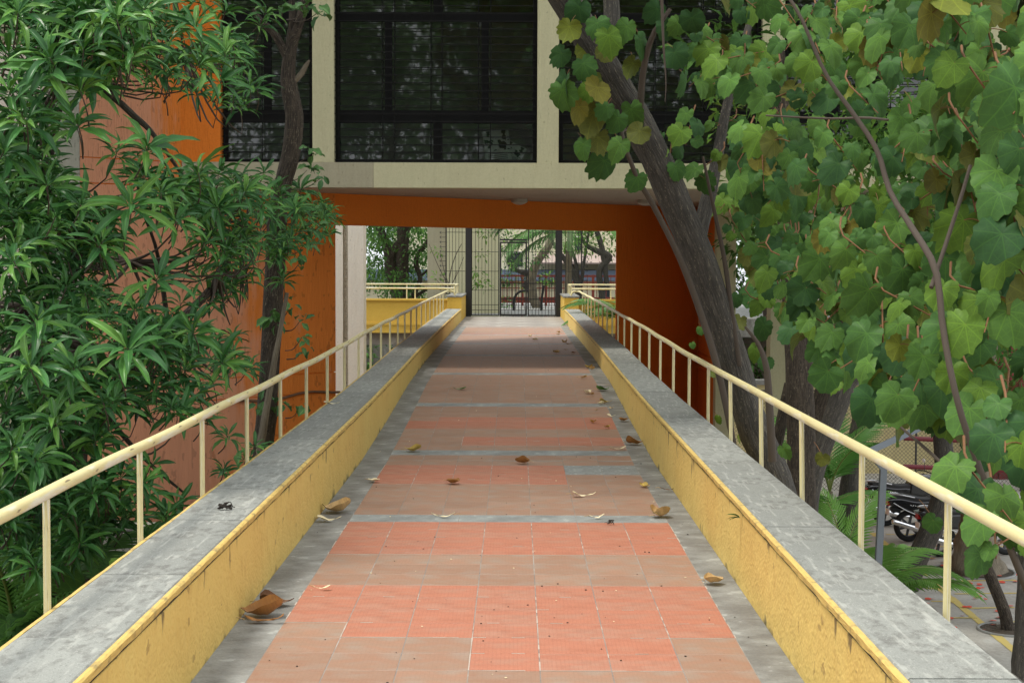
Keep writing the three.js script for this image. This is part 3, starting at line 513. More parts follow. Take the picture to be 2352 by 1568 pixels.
// what lies beyond the gate
{
  const D = 46.5, px = (u) => (u - 1184) * D / F + 0.065;
  const p = thing('pylon', 'broad cream rough plastered pylon standing behind the black gate', 'pylon');
  mesh('front_face', box(px(1024), px(1146), GROUND - 0.1, 8, -D - 1.4, -D), M.cream, p);
  mesh('side_face', box(px(980), px(1023.6), GROUND - 0.1, 8, -D - 1.2, -D - 0.25), M.creamOld, p);  // shade of the side face put into a darker cream
  structure('far_path', box(-3, 9, -0.3, 0.19, -60, -42.65, 1), M.border[1], 'grey paved path beyond the gate');
  // red lattice railing
  const r = thing('red_railing', 'dull red lattice railing across the path beyond the gate', 'railing');
  const rx0 = (1140 - 1184) * 54 / F, rx1 = (1420 - 1184) * 54 / F, rz = -54, ry = 0.2;
  for (const [y, h] of [[1.05, 0.07], [0.82, 0.04], [0.62, 0.04], [0.30, 0.2]]) mesh('rail', box(rx0, rx1, ry + y - h, ry + y, rz - 0.03, rz + 0.03), M.redPaint, r);
  for (let x = rx0 + 0.1, i = 0; x < rx1; x += 0.16, i++) mesh('picket', box(x, x + (i % 5 ? 0.02 : 0.09), ry, ry + 1.06, rz - 0.02, rz + 0.02 + (i % 5 ? 0 : 0.03)), M.redPaint, r);
  // black spear fence in front of it and two bent posts
  const f = thing('spear_fence', 'low black spear top fence beyond the gate', 'fence');
  for (let x = px(1146); x < px(1292); x += 0.095) mesh('picket', box(x, x + 0.014, 0.19, 1.18 + 0.06 * Math.sin(x * 40), -50.2, -50.186), M.gateBlack, f);
  for (const y of [0.5, 1.0]) mesh('rail', box(px(1146), px(1292), y, y + 0.03, -50.22, -50.202), M.gateBlack, f);
  const b1 = mesh('bent_post', limb([[1180, 720, 49, 6], [1180, 690, 49, 6], [1186, 676, 49, 6], [1196, 669, 49, 6], [1214, 667, 49, 5]], 8, 0, 1), M.gateBlack); tag(b1, 'black pipe post bent over at the top beyond the gate', 'post');
  const b2 = mesh('bent_post', limb([[1243, 722, 49, 5], [1244, 690, 49, 6], [1249, 655, 49, 6]], 8, 0, 1), M.gateBlack); tag(b2, 'black pipe post leaning slightly beyond the gate', 'post');
  // far house: cream, slate blue band, small tin awning
  const h = thing('far_house', 'cream house with a slate blue band and a tin awning far beyond the gate', 'house');
  const hd = 68, hx = (u) => (u - 1184) * hd / F + 0.065, hy = (v) => 1.71 + (600 - v) * hd / F, slate = std({ rgb: [0.14, 0.18, 0.25], roughness: 0.8 }), tin = std({ rgb: [0.34, 0.27, 0.24], roughness: 0.7 });
  mesh('lower_wall', box(hx(700), hx(1600), GROUND, hy(645), -hd - 6, -hd), std({ rgb: [0.58, 0.53, 0.36], roughness: 0.9 }), h);
  mesh('band', box(hx(690), hx(1610), hy(644), hy(620), -hd - 6.2, -hd + 0.35), slate, h);
  mesh('upper_wall', box(hx(900), hx(1600), hy(619), hy(430), -hd - 6, -hd - 0.6), std({ rgb: [0.62, 0.57, 0.40], roughness: 0.9 }), h);
  const aw = mesh('awning', new THREE.BoxGeometry(4.4, 0.06, 1.5), tin, h); aw.position.set(hx(1345), hy(594), -hd + 0.1); aw.rotation.x = 0.25;
  for (let i = 0; i < 12; i++) { const rb = mesh('awning_rib', new THREE.BoxGeometry(0.05, 0.05, 1.5), tin, h); rb.position.set(hx(1345) - 2.1 + i * 0.38, hy(594) + 0.05, -hd + 0.1); rb.rotation.x = 0.25; }
  for (const [a, c, v0, v1] of [[1165, 1200, 612, 580], [1300, 1318, 615, 600], [1320, 1336, 575, 545], [1375, 1400, 700, 650]]) { const w = mesh('window', box(hx(a), hx(c), hy(v0), hy(v1), -hd - 0.62, -hd - 0.55 + (v0 > 640 ? 0.6 : 0)), std({ rgb: [0.03, 0.035, 0.04], roughness: 0.2 }), h); mesh('window_frame', box(hx(a) - 0.05, hx(c) + 0.05, hy(v1), hy(v1) + 0.06, -hd - 0.62, -hd - 0.5 + (v0 > 640 ? 0.6 : 0)), M.white, h); }
}
{
  const r = thing('added_backing_wall', 'plain concrete wall added to darken the gap below the cross walkway', 'wall');  // added wall that fills the dark void under the cross walkway
  mesh('wall', box(-14, 14, GROUND - 0.1, -0.45, -45.6, -45.3), std({ map: stoneMap(641, [0.30, 0.28, 0.24], [0.19, 0.18, 0.155]), roughness: 0.95, rep: [0.3, 0.3] }), r);
  mesh('coping', box(-14, 14, -0.449, -0.37, -45.7, -45.2), M.border[1], r);
}
// ------------------------------------------------------------------ leaves
const leafMat = (o) => std({ roughness: 0.97, specularIntensity: 0.12, transmission: 0.2, thickness: 0, clearcoat: 0.3, clearcoatRoughness: 0.35, vertexColors: true, ...o });
// midrib map for lance-shaped leaves: u along the leaf, v across
const lanceMap = tex(128, 64, (x, y) => { const s = Math.abs(y - 31.5), side = Math.abs(((x * 0.9 + s * 0.55) % 9) - 4.5) < 0.8; return s < 2.2 ? [1, 1, 0.8] : s < 3 ? [0.7, 0.75, 0.55] : side ? [0.62, 0.66, 0.55] : mul3([0.55, 0.56, 0.52], 0.85 + 0.3 * fbm(x / 128 * 12, y / 64 * 6, 12, 6, 2, 701)); });
// palmate veins for round leaves: the stalk joins at (0.5, 0.30), the tip points to v = 1
const roundMap = (vein, blade) => tex(256, 256, (x, y) => {
  const px = (x / 255 - 0.5) * 2, py = (y / 255 - 0.3) * 2, r = Math.hypot(px, py), th = Math.atan2(px, py);
  let v = 0;
  for (const a of [0, 0.62, -0.62, 1.25, -1.25, 1.95, -1.95]) { const dd = Math.abs(Math.sin(th - a)) * r, ahead = Math.cos(th - a) > 0; if (ahead) { v = Math.max(v, smooth(0.016, 0.006, dd)); const t = ((r * 7.2 - dd * 5.2) % 1 + 1) % 1; if (dd < 0.3 && r > 0.15) v = Math.max(v, 0.45 * smooth(0.09, 0.03, Math.abs(t - 0.5)) * smooth(0.32, 0.1, dd)); } }
  const n = 0.85 + 0.3 * fbm(x / 256 * 9, y / 256 * 9, 9, 9, 4, 711);
  return mix3(mul3(blade, n), vein, v * 0.75);
});
M.lance = leafMat({ map: lanceMap, transmission: 0.09, clearcoat: 0.5, clearcoatRoughness: 0.3 });
M.round = leafMat({ map: roundMap([0.95, 0.95, 0.65], [0.62, 0.62, 0.6]), transmission: 0.18, clearcoat: 0.16, clearcoatRoughness: 0.42 });
M.frond = leafMat({ transmission: 0.25, clearcoat: 0.5, clearcoatRoughness: 0.35 });
M.far = leafMat({ transmission: 0.3, clearcoat: 0.25 });

function setColor(g, fn) { const n = g.attributes.position.count, c = new Float32Array(n * 3); for (let i = 0; i < n; i++) c.set(fn(i), i * 3); g.setAttribute('color', new THREE.BufferAttribute(c, 3)); return g; }
function gridGeo(nu, nv, fn) {                                // fn(s, t) -> [x, y, z]; s, t in 0..1
  const pos = [], uv = [], idx = [];
  for (let i = 0; i <= nu; i++) for (let j = 0; j <= nv; j++) { pos.push(...fn(i / nu, j / nv)); uv.push(i / nu, j / nv); }
  for (let i = 0; i < nu; i++) for (let j = 0; j < nv; j++) { const a = i * (nv + 1) + j, b = a + nv + 1; idx.push(a, a + 1, b, b, a + 1, b + 1); }
  const g = new THREE.BufferGeometry(); g.setAttribute('position', new THREE.Float32BufferAttribute(pos, 3)); g.setAttribute('uv', new THREE.Float32BufferAttribute(uv, 2)); g.setIndex(idx); g.computeVertexNormals();
  return g;
}
// lance-shaped leaf along +x, upper side +y, one metre long
function lanceLeaf(seed, width, bend, tint, nu = 8) {
  const R = rng(seed), sway = (R() - 0.5) * 0.25, twist = (R() - 0.5) * 0.7, ph = R() * 6;
  const xs = []; let x = 0, y = 0; for (let i = 0; i <= 64; i++) { xs.push([x, y]); const a = 0.12 - bend * Math.pow(i / 64, 1.2); x += Math.cos(a) / 64; y += Math.sin(a) / 64; }
  const g = gridGeo(nu, 4, (s, t) => {
    const [cx, cy] = xs[Math.round(s * 64)], w = width * (s < 0.09 ? 0.08 + s * 0.9 : Math.pow(Math.sin(Math.PI * Math.pow((s - 0.07) / 0.93, 0.88)), 0.75)), k = (t - 0.5) * 2, tw = twist * s;
    const lift = 0.32 * w * Math.abs(k) + 0.10 * width * Math.sin(s * 15 + ph + k) * Math.abs(k);
    return [cx, cy + lift * Math.cos(tw) + k * w * Math.sin(tw) * 0.5, k * w * Math.cos(tw) * 0.5 * 2 * 0.5 + sway * s * s];
  });
  return setColor(g, () => tint);
}
// round toothed leaf, stalk at the origin, tip towards +x, upper side +y, about one metre across; two skins
function roundLeaf(seed, top, under, fold = 0.12) {
  const R = rng(seed), N = 44, ph = R() * 6, lob = 0.22 + 0.2 * R(), cup = 0.08 + 0.34 * R(), tipDroop = 0.1 + 0.2 * R(), asym = (R() - 0.5) * 0.12, L = 0.95 + 0.2 * R(), LX = 1.0 + 0.32 * R(), WZ = 0.84 + 0.2 * R();
  const outline = curve1([[0, 0.585 * L], [0.15, 0.58 * L], [0.5, 0.59], [1.0, 0.56], [1.57, 0.50], [2.1, 0.45], [2.55, 0.38], [2.85, 0.30], [3.0, 0.22], [3.15, 0.14]]);
  const rings = [0.33, 0.66, 1], pos = [], uv = [], idx = [];
  const pt = (th, f) => {
    const a = Math.abs(th), r0 = outline(a) * (1 + asym * Math.sin(th)) * f; const tooth = f > 0.9 ? 1 + lob * (0.15 + 0.85 * hash2(Math.floor(th / (Math.PI * 2) * 14 + 50), seed, 5)) * (Math.abs(((th / (Math.PI * 2) * 14 + 50) % 1) - 0.5) - 0.25) * 1.4 + 0.10 * (hash2(Math.round(th * 6), seed, 9) - 0.5) : 1, r = r0 * tooth;
    const x = r * Math.cos(th) * (Math.cos(th) > 0 ? LX : 1), z = r * Math.sin(th) * WZ;
    const y = fold * Math.abs(z) - cup * r * r * 1.3 - tipDroop * Math.max(0, x) ** 2 + 0.045 * f * f * Math.sin(th * 3 + ph) + 0.022 * f * f * f * Math.sin(th * 7 + ph * 2);
    return [x, y, z];
  };
  const mk = (dy) => { const base = pos.length / 3; pos.push(0, dy, 0); uv.push(0.5, 0.3); for (const f of rings) for (let i = 0; i <= N; i++) { const th = -Math.PI + i / N * 2 * Math.PI, p = pt(th, f); pos.push(p[0], p[1] + dy, p[2]); uv.push(0.5 + p[2] * 0.95 / 2 * 1.0, 0.3 + p[0] * 0.95 / 2 * 1.0 + 0.0); } return base; };
  const a = mk(0.004), b = mk(-0.004), row = N + 1, cnt = 1 + rings.length * row;
  for (const [base, fl] of [[a, 0], [b, 1]]) {
    for (let i = 0; i < N; i++) fl ? idx.push(base, base + 1 + i, base + 2 + i) : idx.push(base, base + 2 + i, base + 1 + i);
    for (let k = 0; k + 1 < rings.length; k++) for (let i = 0; i < N; i++) { const p = base + 1 + k * row + i, q = p + row; fl ? idx.push(p, q, p + 1, q, q + 1, p + 1) : idx.push(p, p + 1, q, q, p + 1, q + 1); }
  }
  const g = new THREE.BufferGeometry(); g.setAttribute('position', new THREE.Float32BufferAttribute(pos, 3)); g.setAttribute('uv', new THREE.Float32BufferAttribute(uv, 2)); g.setIndex(idx); g.computeVertexNormals();
  return setColor(g, (i) => (i < cnt ? top : under));
}
// small pointed leaf of two faces, for distant crowns
function smallLeaf(w = 0.42, droop = 0.15) { const g = new THREE.BufferGeometry(); g.setAttribute('position', new THREE.Float32BufferAttribute([0, 0, 0, 0.45, 0.08, w / 2, 0.5, 0, 0, 0.45, 0.08, -w / 2, 1, -droop, 0], 3)); g.setAttribute('uv', new THREE.Float32BufferAttribute([0, 0.5, 0.5, 1, 0.5, 0.5, 0.5, 0, 1, 0.5], 2)); g.setIndex([0, 1, 2, 0, 2, 3, 2, 1, 4, 3, 2, 4]); g.computeVertexNormals(); return g; }

function frame(p, dir, up, size) {                            // matrix: x along dir, y towards up
  const x = dir.clone().normalize(), z = x.clone().cross(up).normalize(), y = z.clone().cross(x);
  return new THREE.Matrix4().makeBasis(x.multiplyScalar(size), y.multiplyScalar(size), z.multiplyScalar(size)).setPosition(p);
}
const rnd3 = (R) => { for (;;) { const v = V(R() * 2 - 1, R() * 2 - 1, R() * 2 - 1); const l = v.length(); if (l > 0.1 && l < 1) return v.divideScalar(l); } };
// the leaves that show largest become meshes of their own, the rest one part
function addLeaves(parent, list, geos, mat, name = 'leaf', most = 290) {
  const far = (l) => { const q = V(0, 0, 0).setFromMatrixPosition(l.m), c = q.clone().applyMatrix4(camera.matrixWorldInverse), sx = c.x / -c.z * F, sy = c.y / -c.z * F; const inside = -c.z > 1 && Math.abs(sx) < 1250 && Math.abs(sy) < 860; return (inside ? 0 : 1e3) + q.distanceTo(camera.position) + (l.back || 0); };
  const sorted = list.map((l) => [far(l), l]).sort((a, b) => a[0] - b[0]).map((a) => a[1]);
  sorted.slice(0, most).forEach((l) => { const m = mesh(name, geos[l.g], mat, parent); m.applyMatrix4(l.m); });
  const rest = sorted.slice(most);
  if (rest.length) { const f = mesh('foliage', mergeGeometries(rest.map((l) => geos[l.g].clone().applyMatrix4(l.m))), mat, parent); f.userData.kind = 'stuff'; }
}

// ------------------------------------------------------------------ mango tree on the left
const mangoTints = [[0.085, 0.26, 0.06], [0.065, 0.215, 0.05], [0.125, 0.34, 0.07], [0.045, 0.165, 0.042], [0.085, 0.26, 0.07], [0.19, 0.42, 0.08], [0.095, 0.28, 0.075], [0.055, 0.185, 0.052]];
const mangoGeos = []; { const R = rng(801); for (let i = 0; i < 24; i++) mangoGeos.push(lanceLeaf(810 + i, 0.15 + 0.05 * R(), 0.5 + 1.0 * R(), mangoTints[i % 8])); }
{
  const t = thing('mango_tree', 'mango tree with glossy drooping leaf rosettes in front of the orange wall', 'tree');
  const R = rng(821), leaves = [], twigs = [];
  const dMin = (u) => Math.max(8.4, 7250 / (1184 - u));
  const hubs = [[150, 150, 11.4], [420, 110, 12.2], [430, 420, 12.6], [560, 500, 13.6], [80, 450, 10.6], [300, 600, 12], [200, 800, 11.6], [420, 780, 13], [120, 1000, 11.4], [280, 1050, 12.4], [60, 700, 10.6], [500, 620, 13]].map((h) => P(...h));
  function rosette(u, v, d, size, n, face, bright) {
    const p = P(u, v, d); if (p.x > -1.72) p.x = -1.72 - 0.1 * R();
    const axis = V((R() - 0.5) * 0.9 + 0.15, 0.75 + 0.5 * R(), 0.25 + 0.7 * R() * face + (R() - 0.5) * 0.5).normalize();
    const e1 = V(0, 0, 1).cross(axis).normalize(), e2 = axis.clone().cross(e1); let a = R() * 7;
    for (let i = 0; i < n; i++) {
      a += 2.4 + (R() - 0.5) * 0.4; const el = 0.55 + 1.05 * (i / n) + (R() - 0.5) * 0.25;
      const out = e1.clone().multiplyScalar(Math.cos(a)).addScaledVector(e2, Math.sin(a)), dir = out.clone().multiplyScalar(Math.sin(el)).addScaledVector(axis, Math.cos(el));
      dir.y -= 0.16; const up = axis.clone().addScaledVector(rnd3(R), 0.35);
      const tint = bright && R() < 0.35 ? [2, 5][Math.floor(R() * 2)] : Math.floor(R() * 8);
      const q = p.clone().addScaledVector(axis, -0.035 * (i / n)).addScaledVector(dir, 0.012);
      leaves.push({ m: frame(q, dir, up, size * (0.72 + 0.42 * R()) * (i < 2 ? 0.65 : 1)), g: (tint + 8 * Math.floor(R() * 3)) % 24 });
    }
    let h = hubs[0]; for (const k of hubs) if (k.distanceTo(p) < h.distanceTo(p)) h = k;
    const back = p.clone().addScaledVector(axis, -0.22), mid = back.clone().lerp(h, 0.45).add(V(0, -0.08, 0));
    if (p.distanceTo(h) > 0.9) { const e = p.clone().addScaledVector(axis, -0.2).add(V(-0.05, 0.01, -0.12)); twigs.push(limbGeo([e, p.clone().addScaledVector(axis, -0.1), p], [0.005, 0.004, 0.003], 4, 0, 1, 5)); } else twigs.push(limbGeo([h, mid, back, p], [0.014, 0.008, 0.005, 0.004], 4, 0, 1, 6));
  }
  const named = [[302, 128], [212, 51], [448, 62], [516, 123], [458, 147], [113, 132], [116, 167], [183, 208], [178, 285], [191, 113], [267, 44], [338, 337], [369, 441], [499, 475], [403, 506], [506, 185], [106, 424], [7, 349], [82, 736], [68, 845], [126, 971], [359, 640], [509, 833], [292, 800], [167, 845], [441, 761], [40, 30], [330, 20], [20, 210], [60, 280], [600, 470], [680, 480], [560, 440], [455, 395], [30, 600], [300, 470], [230, 560]];
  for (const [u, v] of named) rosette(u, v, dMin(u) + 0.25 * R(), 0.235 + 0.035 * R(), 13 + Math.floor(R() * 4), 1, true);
  const zones = [
    [[[0, 0], [480, 0], [550, 50], [580, 120], [540, 160], [550, 230], [520, 260], [480, 270], [440, 180], [330, 135], [230, 135], [150, 200], [150, 300], [120, 360], [0, 330]], 150, 2.2, 0.222],
    [[[0, 330], [150, 380], [120, 420], [180, 480], [200, 560], [220, 640], [180, 700], [0, 720]], 96, 2.2, 0.222],
    [[[290, 330], [330, 310], [400, 330], [430, 370], [520, 350], [570, 400], [600, 440], [730, 440], [755, 490], [710, 540], [690, 600], [560, 630], [420, 610], [330, 560], [230, 560], [210, 510], [300, 430], [260, 370]], 125, 2.2, 0.212],
    [[[0, 720], [200, 640], [560, 640], [580, 700], [530, 800], [500, 880], [440, 930], [330, 980], [260, 900], [220, 990], [150, 1060], [0, 1040]], 140, 2.4, 0.21],
    [[[0, 1040], [150, 1050], [200, 1020], [240, 1080], [260, 1150], [220, 1240], [170, 1290], [0, 1300]], 90, 2.4, 0.21],
    [[[480, 1000], [560, 1000], [560, 1100], [500, 1110]], 4, 1.0, 0.17], [[[340, 1080], [430, 1090], [420, 1180], [340, 1190]], 7, 1, 0.2],
    [[[0, 0], [300, 0], [180, 250], [170, 600], [0, 700]], 70, 4, 0.26], [[[0, 700], [380, 650], [250, 950], [130, 1250], [0, 1300]], 80, 4, 0.25],
  ];
  for (const [poly, n, depth, size] of zones) {               // rosettes grow in clumps
    let c = null, left = 0, dd = 0;
    for (let i = 0; i < n; i++) {
      if (!left) { c = spotIn(poly, R); left = 3 + Math.floor(R() * 5); dd = R() * depth; } left--;
      const u = c[0] + (R() + R() - 1) * 75, v = c[1] + (R() + R() - 1) * 62;
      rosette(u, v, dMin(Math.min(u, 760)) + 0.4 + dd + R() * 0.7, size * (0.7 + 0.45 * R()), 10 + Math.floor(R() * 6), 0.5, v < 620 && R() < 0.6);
    }
  }
  // crown going on out of view, extra rosettes added to shade lower leaves
  for (let i = 0; i < 240; i++) { const u = -900 + R() * 1380, v = -760 + R() * 760; rosette(u, v, Math.max(8.6, 7250 / (1184 - u)) + R() * 5.5, 0.29, 10, 0.4, true); }
  for (let i = 0; i < 90; i++) { const u = -600 + R() * 600, v = R() * 1200; rosette(u, v, 8.8 + R() * 3.5, 0.28, 9, 0.4, false); }
  const d = 12.6, foot = P(190, 1180, 12.4);
  mesh('trunk', limbGeo([V(foot.x - 0.1, GROUND - 0.15, foot.z), V(foot.x - 0.05, -3.2, foot.z), foot, P(178, 1050, 12.3), P(205, 985, 12.2)], [0.16, 0.11, 0.085, 0.075, 0.065], 10, 0.08, 3), M.barkDark, t);
  const limbs = [
    [[190, 1010, 12.2, 30], [239, 944, 12.3, 28], [342, 790, 12.5, 26], [427, 722, 12.8, 22], [500, 640, 13.2, 16], [560, 520, 13.8, 10]],
    [[175, 1060, 12.3, 24], [150, 900, 12, 20], [120, 700, 11.6, 18], [100, 480, 11.2, 15], [150, 180, 11.4, 10], [200, -150, 11.4, 7]],
    [[90, 150, 11.2, 20], [222, 198, 11.6, 18], [263, 226, 11.6, 17], [308, 267, 11.8, 15], [345, 300, 12, 12], [430, 420, 12.5, 6]],
    [[222, 198, 11.6, 10], [330, 130, 11.9, 9], [430, 110, 12.2, 7], [540, 70, 12.8, 4]],
    [[385, 750, 12.6, 14], [372, 650, 12.5, 11], [355, 560, 12.3, 8], [320, 470, 12.2, 5]],
    [[239, 944, 12.3, 14], [290, 1010, 12.4, 11], [360, 1080, 12.5, 8], [420, 1130, 12.5, 5]],
    [[180, 1150, 12.3, 14], [120, 1080, 11.9, 10], [60, 980, 11.3, 7], [20, 860, 11, 5]],
  ];
  for (const [i, l] of limbs.entries()) mesh('limb', limb(l, 8, 0.06, 30 + i), i === 2 ? M.bark : M.barkDark, t);
  const tw = mesh('twigs', mergeGeometries(twigs), M.twig, t, 'thin twigs between the rosettes'); tw.userData.kind = 'stuff';
  addLeaves(t, leaves, mangoGeos, M.lance);
}

// ------------------------------------------------------------------ tree with big round leaves on the right
const roundTop = [[0.11, 0.255, 0.068], [0.09, 0.215, 0.066], [0.135, 0.29, 0.068], [0.068, 0.17, 0.058], [0.165, 0.335, 0.075], [0.20, 0.37, 0.06]];
const roundUnder = [[0.25, 0.235, 0.045], [0.20, 0.22, 0.05], [0.28, 0.26, 0.05], [0.18, 0.20, 0.05], [0.20, 0.25, 0.055], [0.26, 0.31, 0.05]];  // olive undersides; yellow of light shining through is put into the tint
const roundGeos = []; { const R = rng(851); for (let i = 0; i < 36; i++) roundGeos.push(roundLeaf(860 + i, mul3(roundTop[i % 6], 0.85 + 0.3 * R()), roundUnder[i % 6], -0.05 + 0.42 * R())); }
{
  const t = thing('round_leaf_tree', 'tree with a thick leaning trunk and big round toothed leaves over the right handrail', 'tree');
  const R = rng(871), leaves = [], stems = [], twigs = [];
  function leafAt(p, size, tipDir, normal) { leaves.push({ m: frame(p, tipDir, normal, size), g: Math.floor(R() * 36) }); }
  const pushOut = (p) => { if (p.y < 2.3 && p.x < 1.86) p.x = 1.86 + 0.15 * R(); return p; };
  function leafLoose(u, v, d, size) {
    const p = pushOut(P(u, v, d)), back = R() < 0.2;
    const tip = V((R() - 0.62) * 1.2, -0.9 - 0.2 * R(), (R() - 0.4) * 0.7), nrm = V((R() - 0.5) * 1.5, 0.4 + 0.6 * R(), 0.7 * (back ? -1 : 1) + (R() - 0.5) * 0.7);
    leafAt(p, size, tip, nrm);
    const q = p.clone().add(V((R() - 0.5) * 0.12, 0.05 + 0.05 * R(), -0.05 - 0.06 * R())); stems.push(limbGeo([p, p.clone().lerp(q, 0.5).add(V(0, 0.012, 0)), q], [0.0028, 0.0024, 0.0022], 3, 0, 1, 3));
    return q;
  }
  function shoot(u, v, d, size, n) {                          // a short stem carrying several leaves
    const c = pushOut(P(u, v, d)), dir = V((R() - 0.6) * 1.0, -0.35 + (R() - 0.5) * 0.5, 0.5 * R()).normalize(), len = 0.16 + 0.05 * n, a = c.clone().addScaledVector(dir, -len * 0.6), b = c.clone().addScaledVector(dir, len * 0.4);
    if (b.y < 2.3 && b.x < 1.8) b.x = 1.8;
    twigs.push(limbGeo([a.clone().add(V(0.05, 0.10, -0.25)), a, c, b], [0.007, 0.0055, 0.0045, 0.003], 5, 0, 1, 5));
    for (let i = 0; i < n; i++) {
      const f = i / (n - 0.5), s = a.clone().lerp(b, f), sd = i % 2 ? 1 : -1, back = R() < 0.14;
      const pd = V(sd * 0.8 + (R() - 0.5) * 0.6, -0.1 + 0.5 * (R() - 0.5), 0.35 + (R() - 0.5) * 0.8).normalize(), p = s.clone().addScaledVector(pd, 0.05 + 0.05 * R());
      stems.push(limbGeo([s, s.clone().lerp(p, 0.5).add(V(0, 0.01, 0)), p], [0.003, 0.0026, 0.0024], 3, 0, 1, 3)); pushOut(p);
      const tip = pd.clone().multiplyScalar(0.55).add(V(-0.15 + (R() - 0.5) * 0.5, -0.75 - 0.3 * R(), 0.1)), nrm = V((R() - 0.5) * 1.5, 0.45 + 0.55 * R(), (back ? -0.75 : 0.75) + (R() - 0.5) * 0.7);
      leafAt(p, size * (0.5 + 0.72 * R()), tip, nrm);
    }
  }
  const dFor = (u, v) => (v > 470 ? Math.max(6.3, 7000 / (u - 1184)) : Math.max(6.6, lerp(13.2, 7.2, clamp((u - 1480) / 720))));
  const zones = [
    [[[1600, 130], [1660, 40], [1720, -20], [2352, -20], [2352, 330], [1560, 330], [1520, 280]], 58, 2.6, 0.19],
    [[[1500, 330], [2352, 330], [2352, 640], [1880, 640], [1760, 620], [1690, 560], [1640, 440], [1520, 380]], 52, 2.6, 0.19],
    [[[1720, 560], [2352, 560], [2352, 900], [2060, 900], [1960, 860], [1880, 790], [1800, 740], [1730, 680]], 46, 2.2, 0.195],
    [[[2040, 850], [2352, 850], [2352, 1060], [2270, 1010], [2180, 950], [2070, 900]], 14, 1.6, 0.2],
    [[[2260, 1120], [2352, 1160], [2352, 1330], [2300, 1270]], 4, 1.4, 0.18],
  ];
  for (const [poly, n, depth, size] of zones) for (let i = 0; i < n; i++) { const [u, v] = spotIn(poly, R); shoot(u, v, dFor(u, v) + R() * depth, size * (0.9 + 0.2 * R()), 3 + Math.floor(R() * 3)); }
  // deeper, looser leaves behind the front layer
  for (let i = 0; i < 130; i++) { const [u, v] = spotIn([[1640, 0], [2352, 0], [2352, 900], [1900, 800], [1760, 640], [1640, 400]], R); leafLoose(u, v, dFor(u, v) + 2.5 + R() * 4, 0.20 * (0.8 + 0.4 * R())); }
  // single leaves along the leaning trunk and its hanging stem
  for (const [u, v, s] of [[1330, 15, 1], [1308, 60, 0.9], [1372, 52, 0.9], [1290, 122, 0.9], [1345, 112, 0.8], [1398, 80, 1], [1300, 182, 1], [1360, 175, 0.9], [1395, 115, 0.8], [1292, 205, 1], [1340, 145, 0.9], [1372, 200, 1], [1365, 258, 1.15], [1330, 245, 0.9], [1350, 205, 0.8], [1395, 245, 0.7], [1375, 315, 1.05], [1340, 330, 0.8], [1388, 368, 1.15], [1425, 330, 0.9], [1420, 270, 0.8], [1450, 250, 1], [1470, 300, 0.9], [1465, 405, 0.8], [1440, 455, 0.8], [1455, 480, 0.8], [1485, 455, 0.7], [1500, 490, 0.8], [1475, 520, 0.7], [1440, 60, 0.9], [1470, 90, 0.9], [1455, 145, 0.8], [1550, 120, 1], [1530, 60, 0.9], [1575, 180, 1], [1510, 20, 0.9], [1590, 40, 1]]) leafLoose(u, v, 12.6 - 0.6 * R(), 0.215 * s);
  for (const [u, v, s] of [[1700, 735, 1], [1755, 745, 1.1], [1735, 800, 0.9], [1690, 790, 0.8], [1720, 845, 0.7], [1610, 755, 0.6], [1590, 790, 0.5], [1640, 850, 0.8], [1760, 830, 0.8], [1700, 1000, 0.7], [1650, 960, 0.6], [1800, 1030, 0.7], [1780, 1060, 0.6], [2145, 1195, 0.6], [1890, 1050, 0.6]]) leafLoose(u, v, 7600 / (u - 1184) + 0.5, 0.18 * s);
  // crown going on above and to the right of the picture, seen in the window glass
  for (let i = 0; i < 110; i++) shoot(1500 + R() * 1600, -20 - R() * 700, 6.5 + R() * 7, 0.21, 4);
  for (let i = 0; i < 110; i++) shoot(850 + R() * 900, -130 - R() * 700, 11 + R() * 6, 0.21, 5);  // unseen canopy added over the walkway to darken its middle stretch
  for (let i = 0; i < 40; i++) shoot(2360 + R() * 700, R() * 1100, 6 + R() * 4, 0.21, 4);
  // leaning trunk
  const base = P(1790, 1130, 13.2);
  mesh('trunk', limbGeo([V(base.x + 0.55, GROUND - 0.1, base.z), V(base.x + 0.3, -2.6, base.z), base, P(1738, 1000, 13.2), P(1672, 790, 13.1), P(1615, 620, 13), P(1545, 450, 12.9), P(1480, 310, 12.8), P(1415, 200, 12.7), P(1350, 90, 12.6), P(1285, -20, 12.5), P(1180, -200, 12.2)], [0.2, 0.165, 0.145, 0.135, 0.13, 0.127, 0.126, 0.125, 0.123, 0.12, 0.115, 0.09], 16, 0.07, 5), M.bark, t);
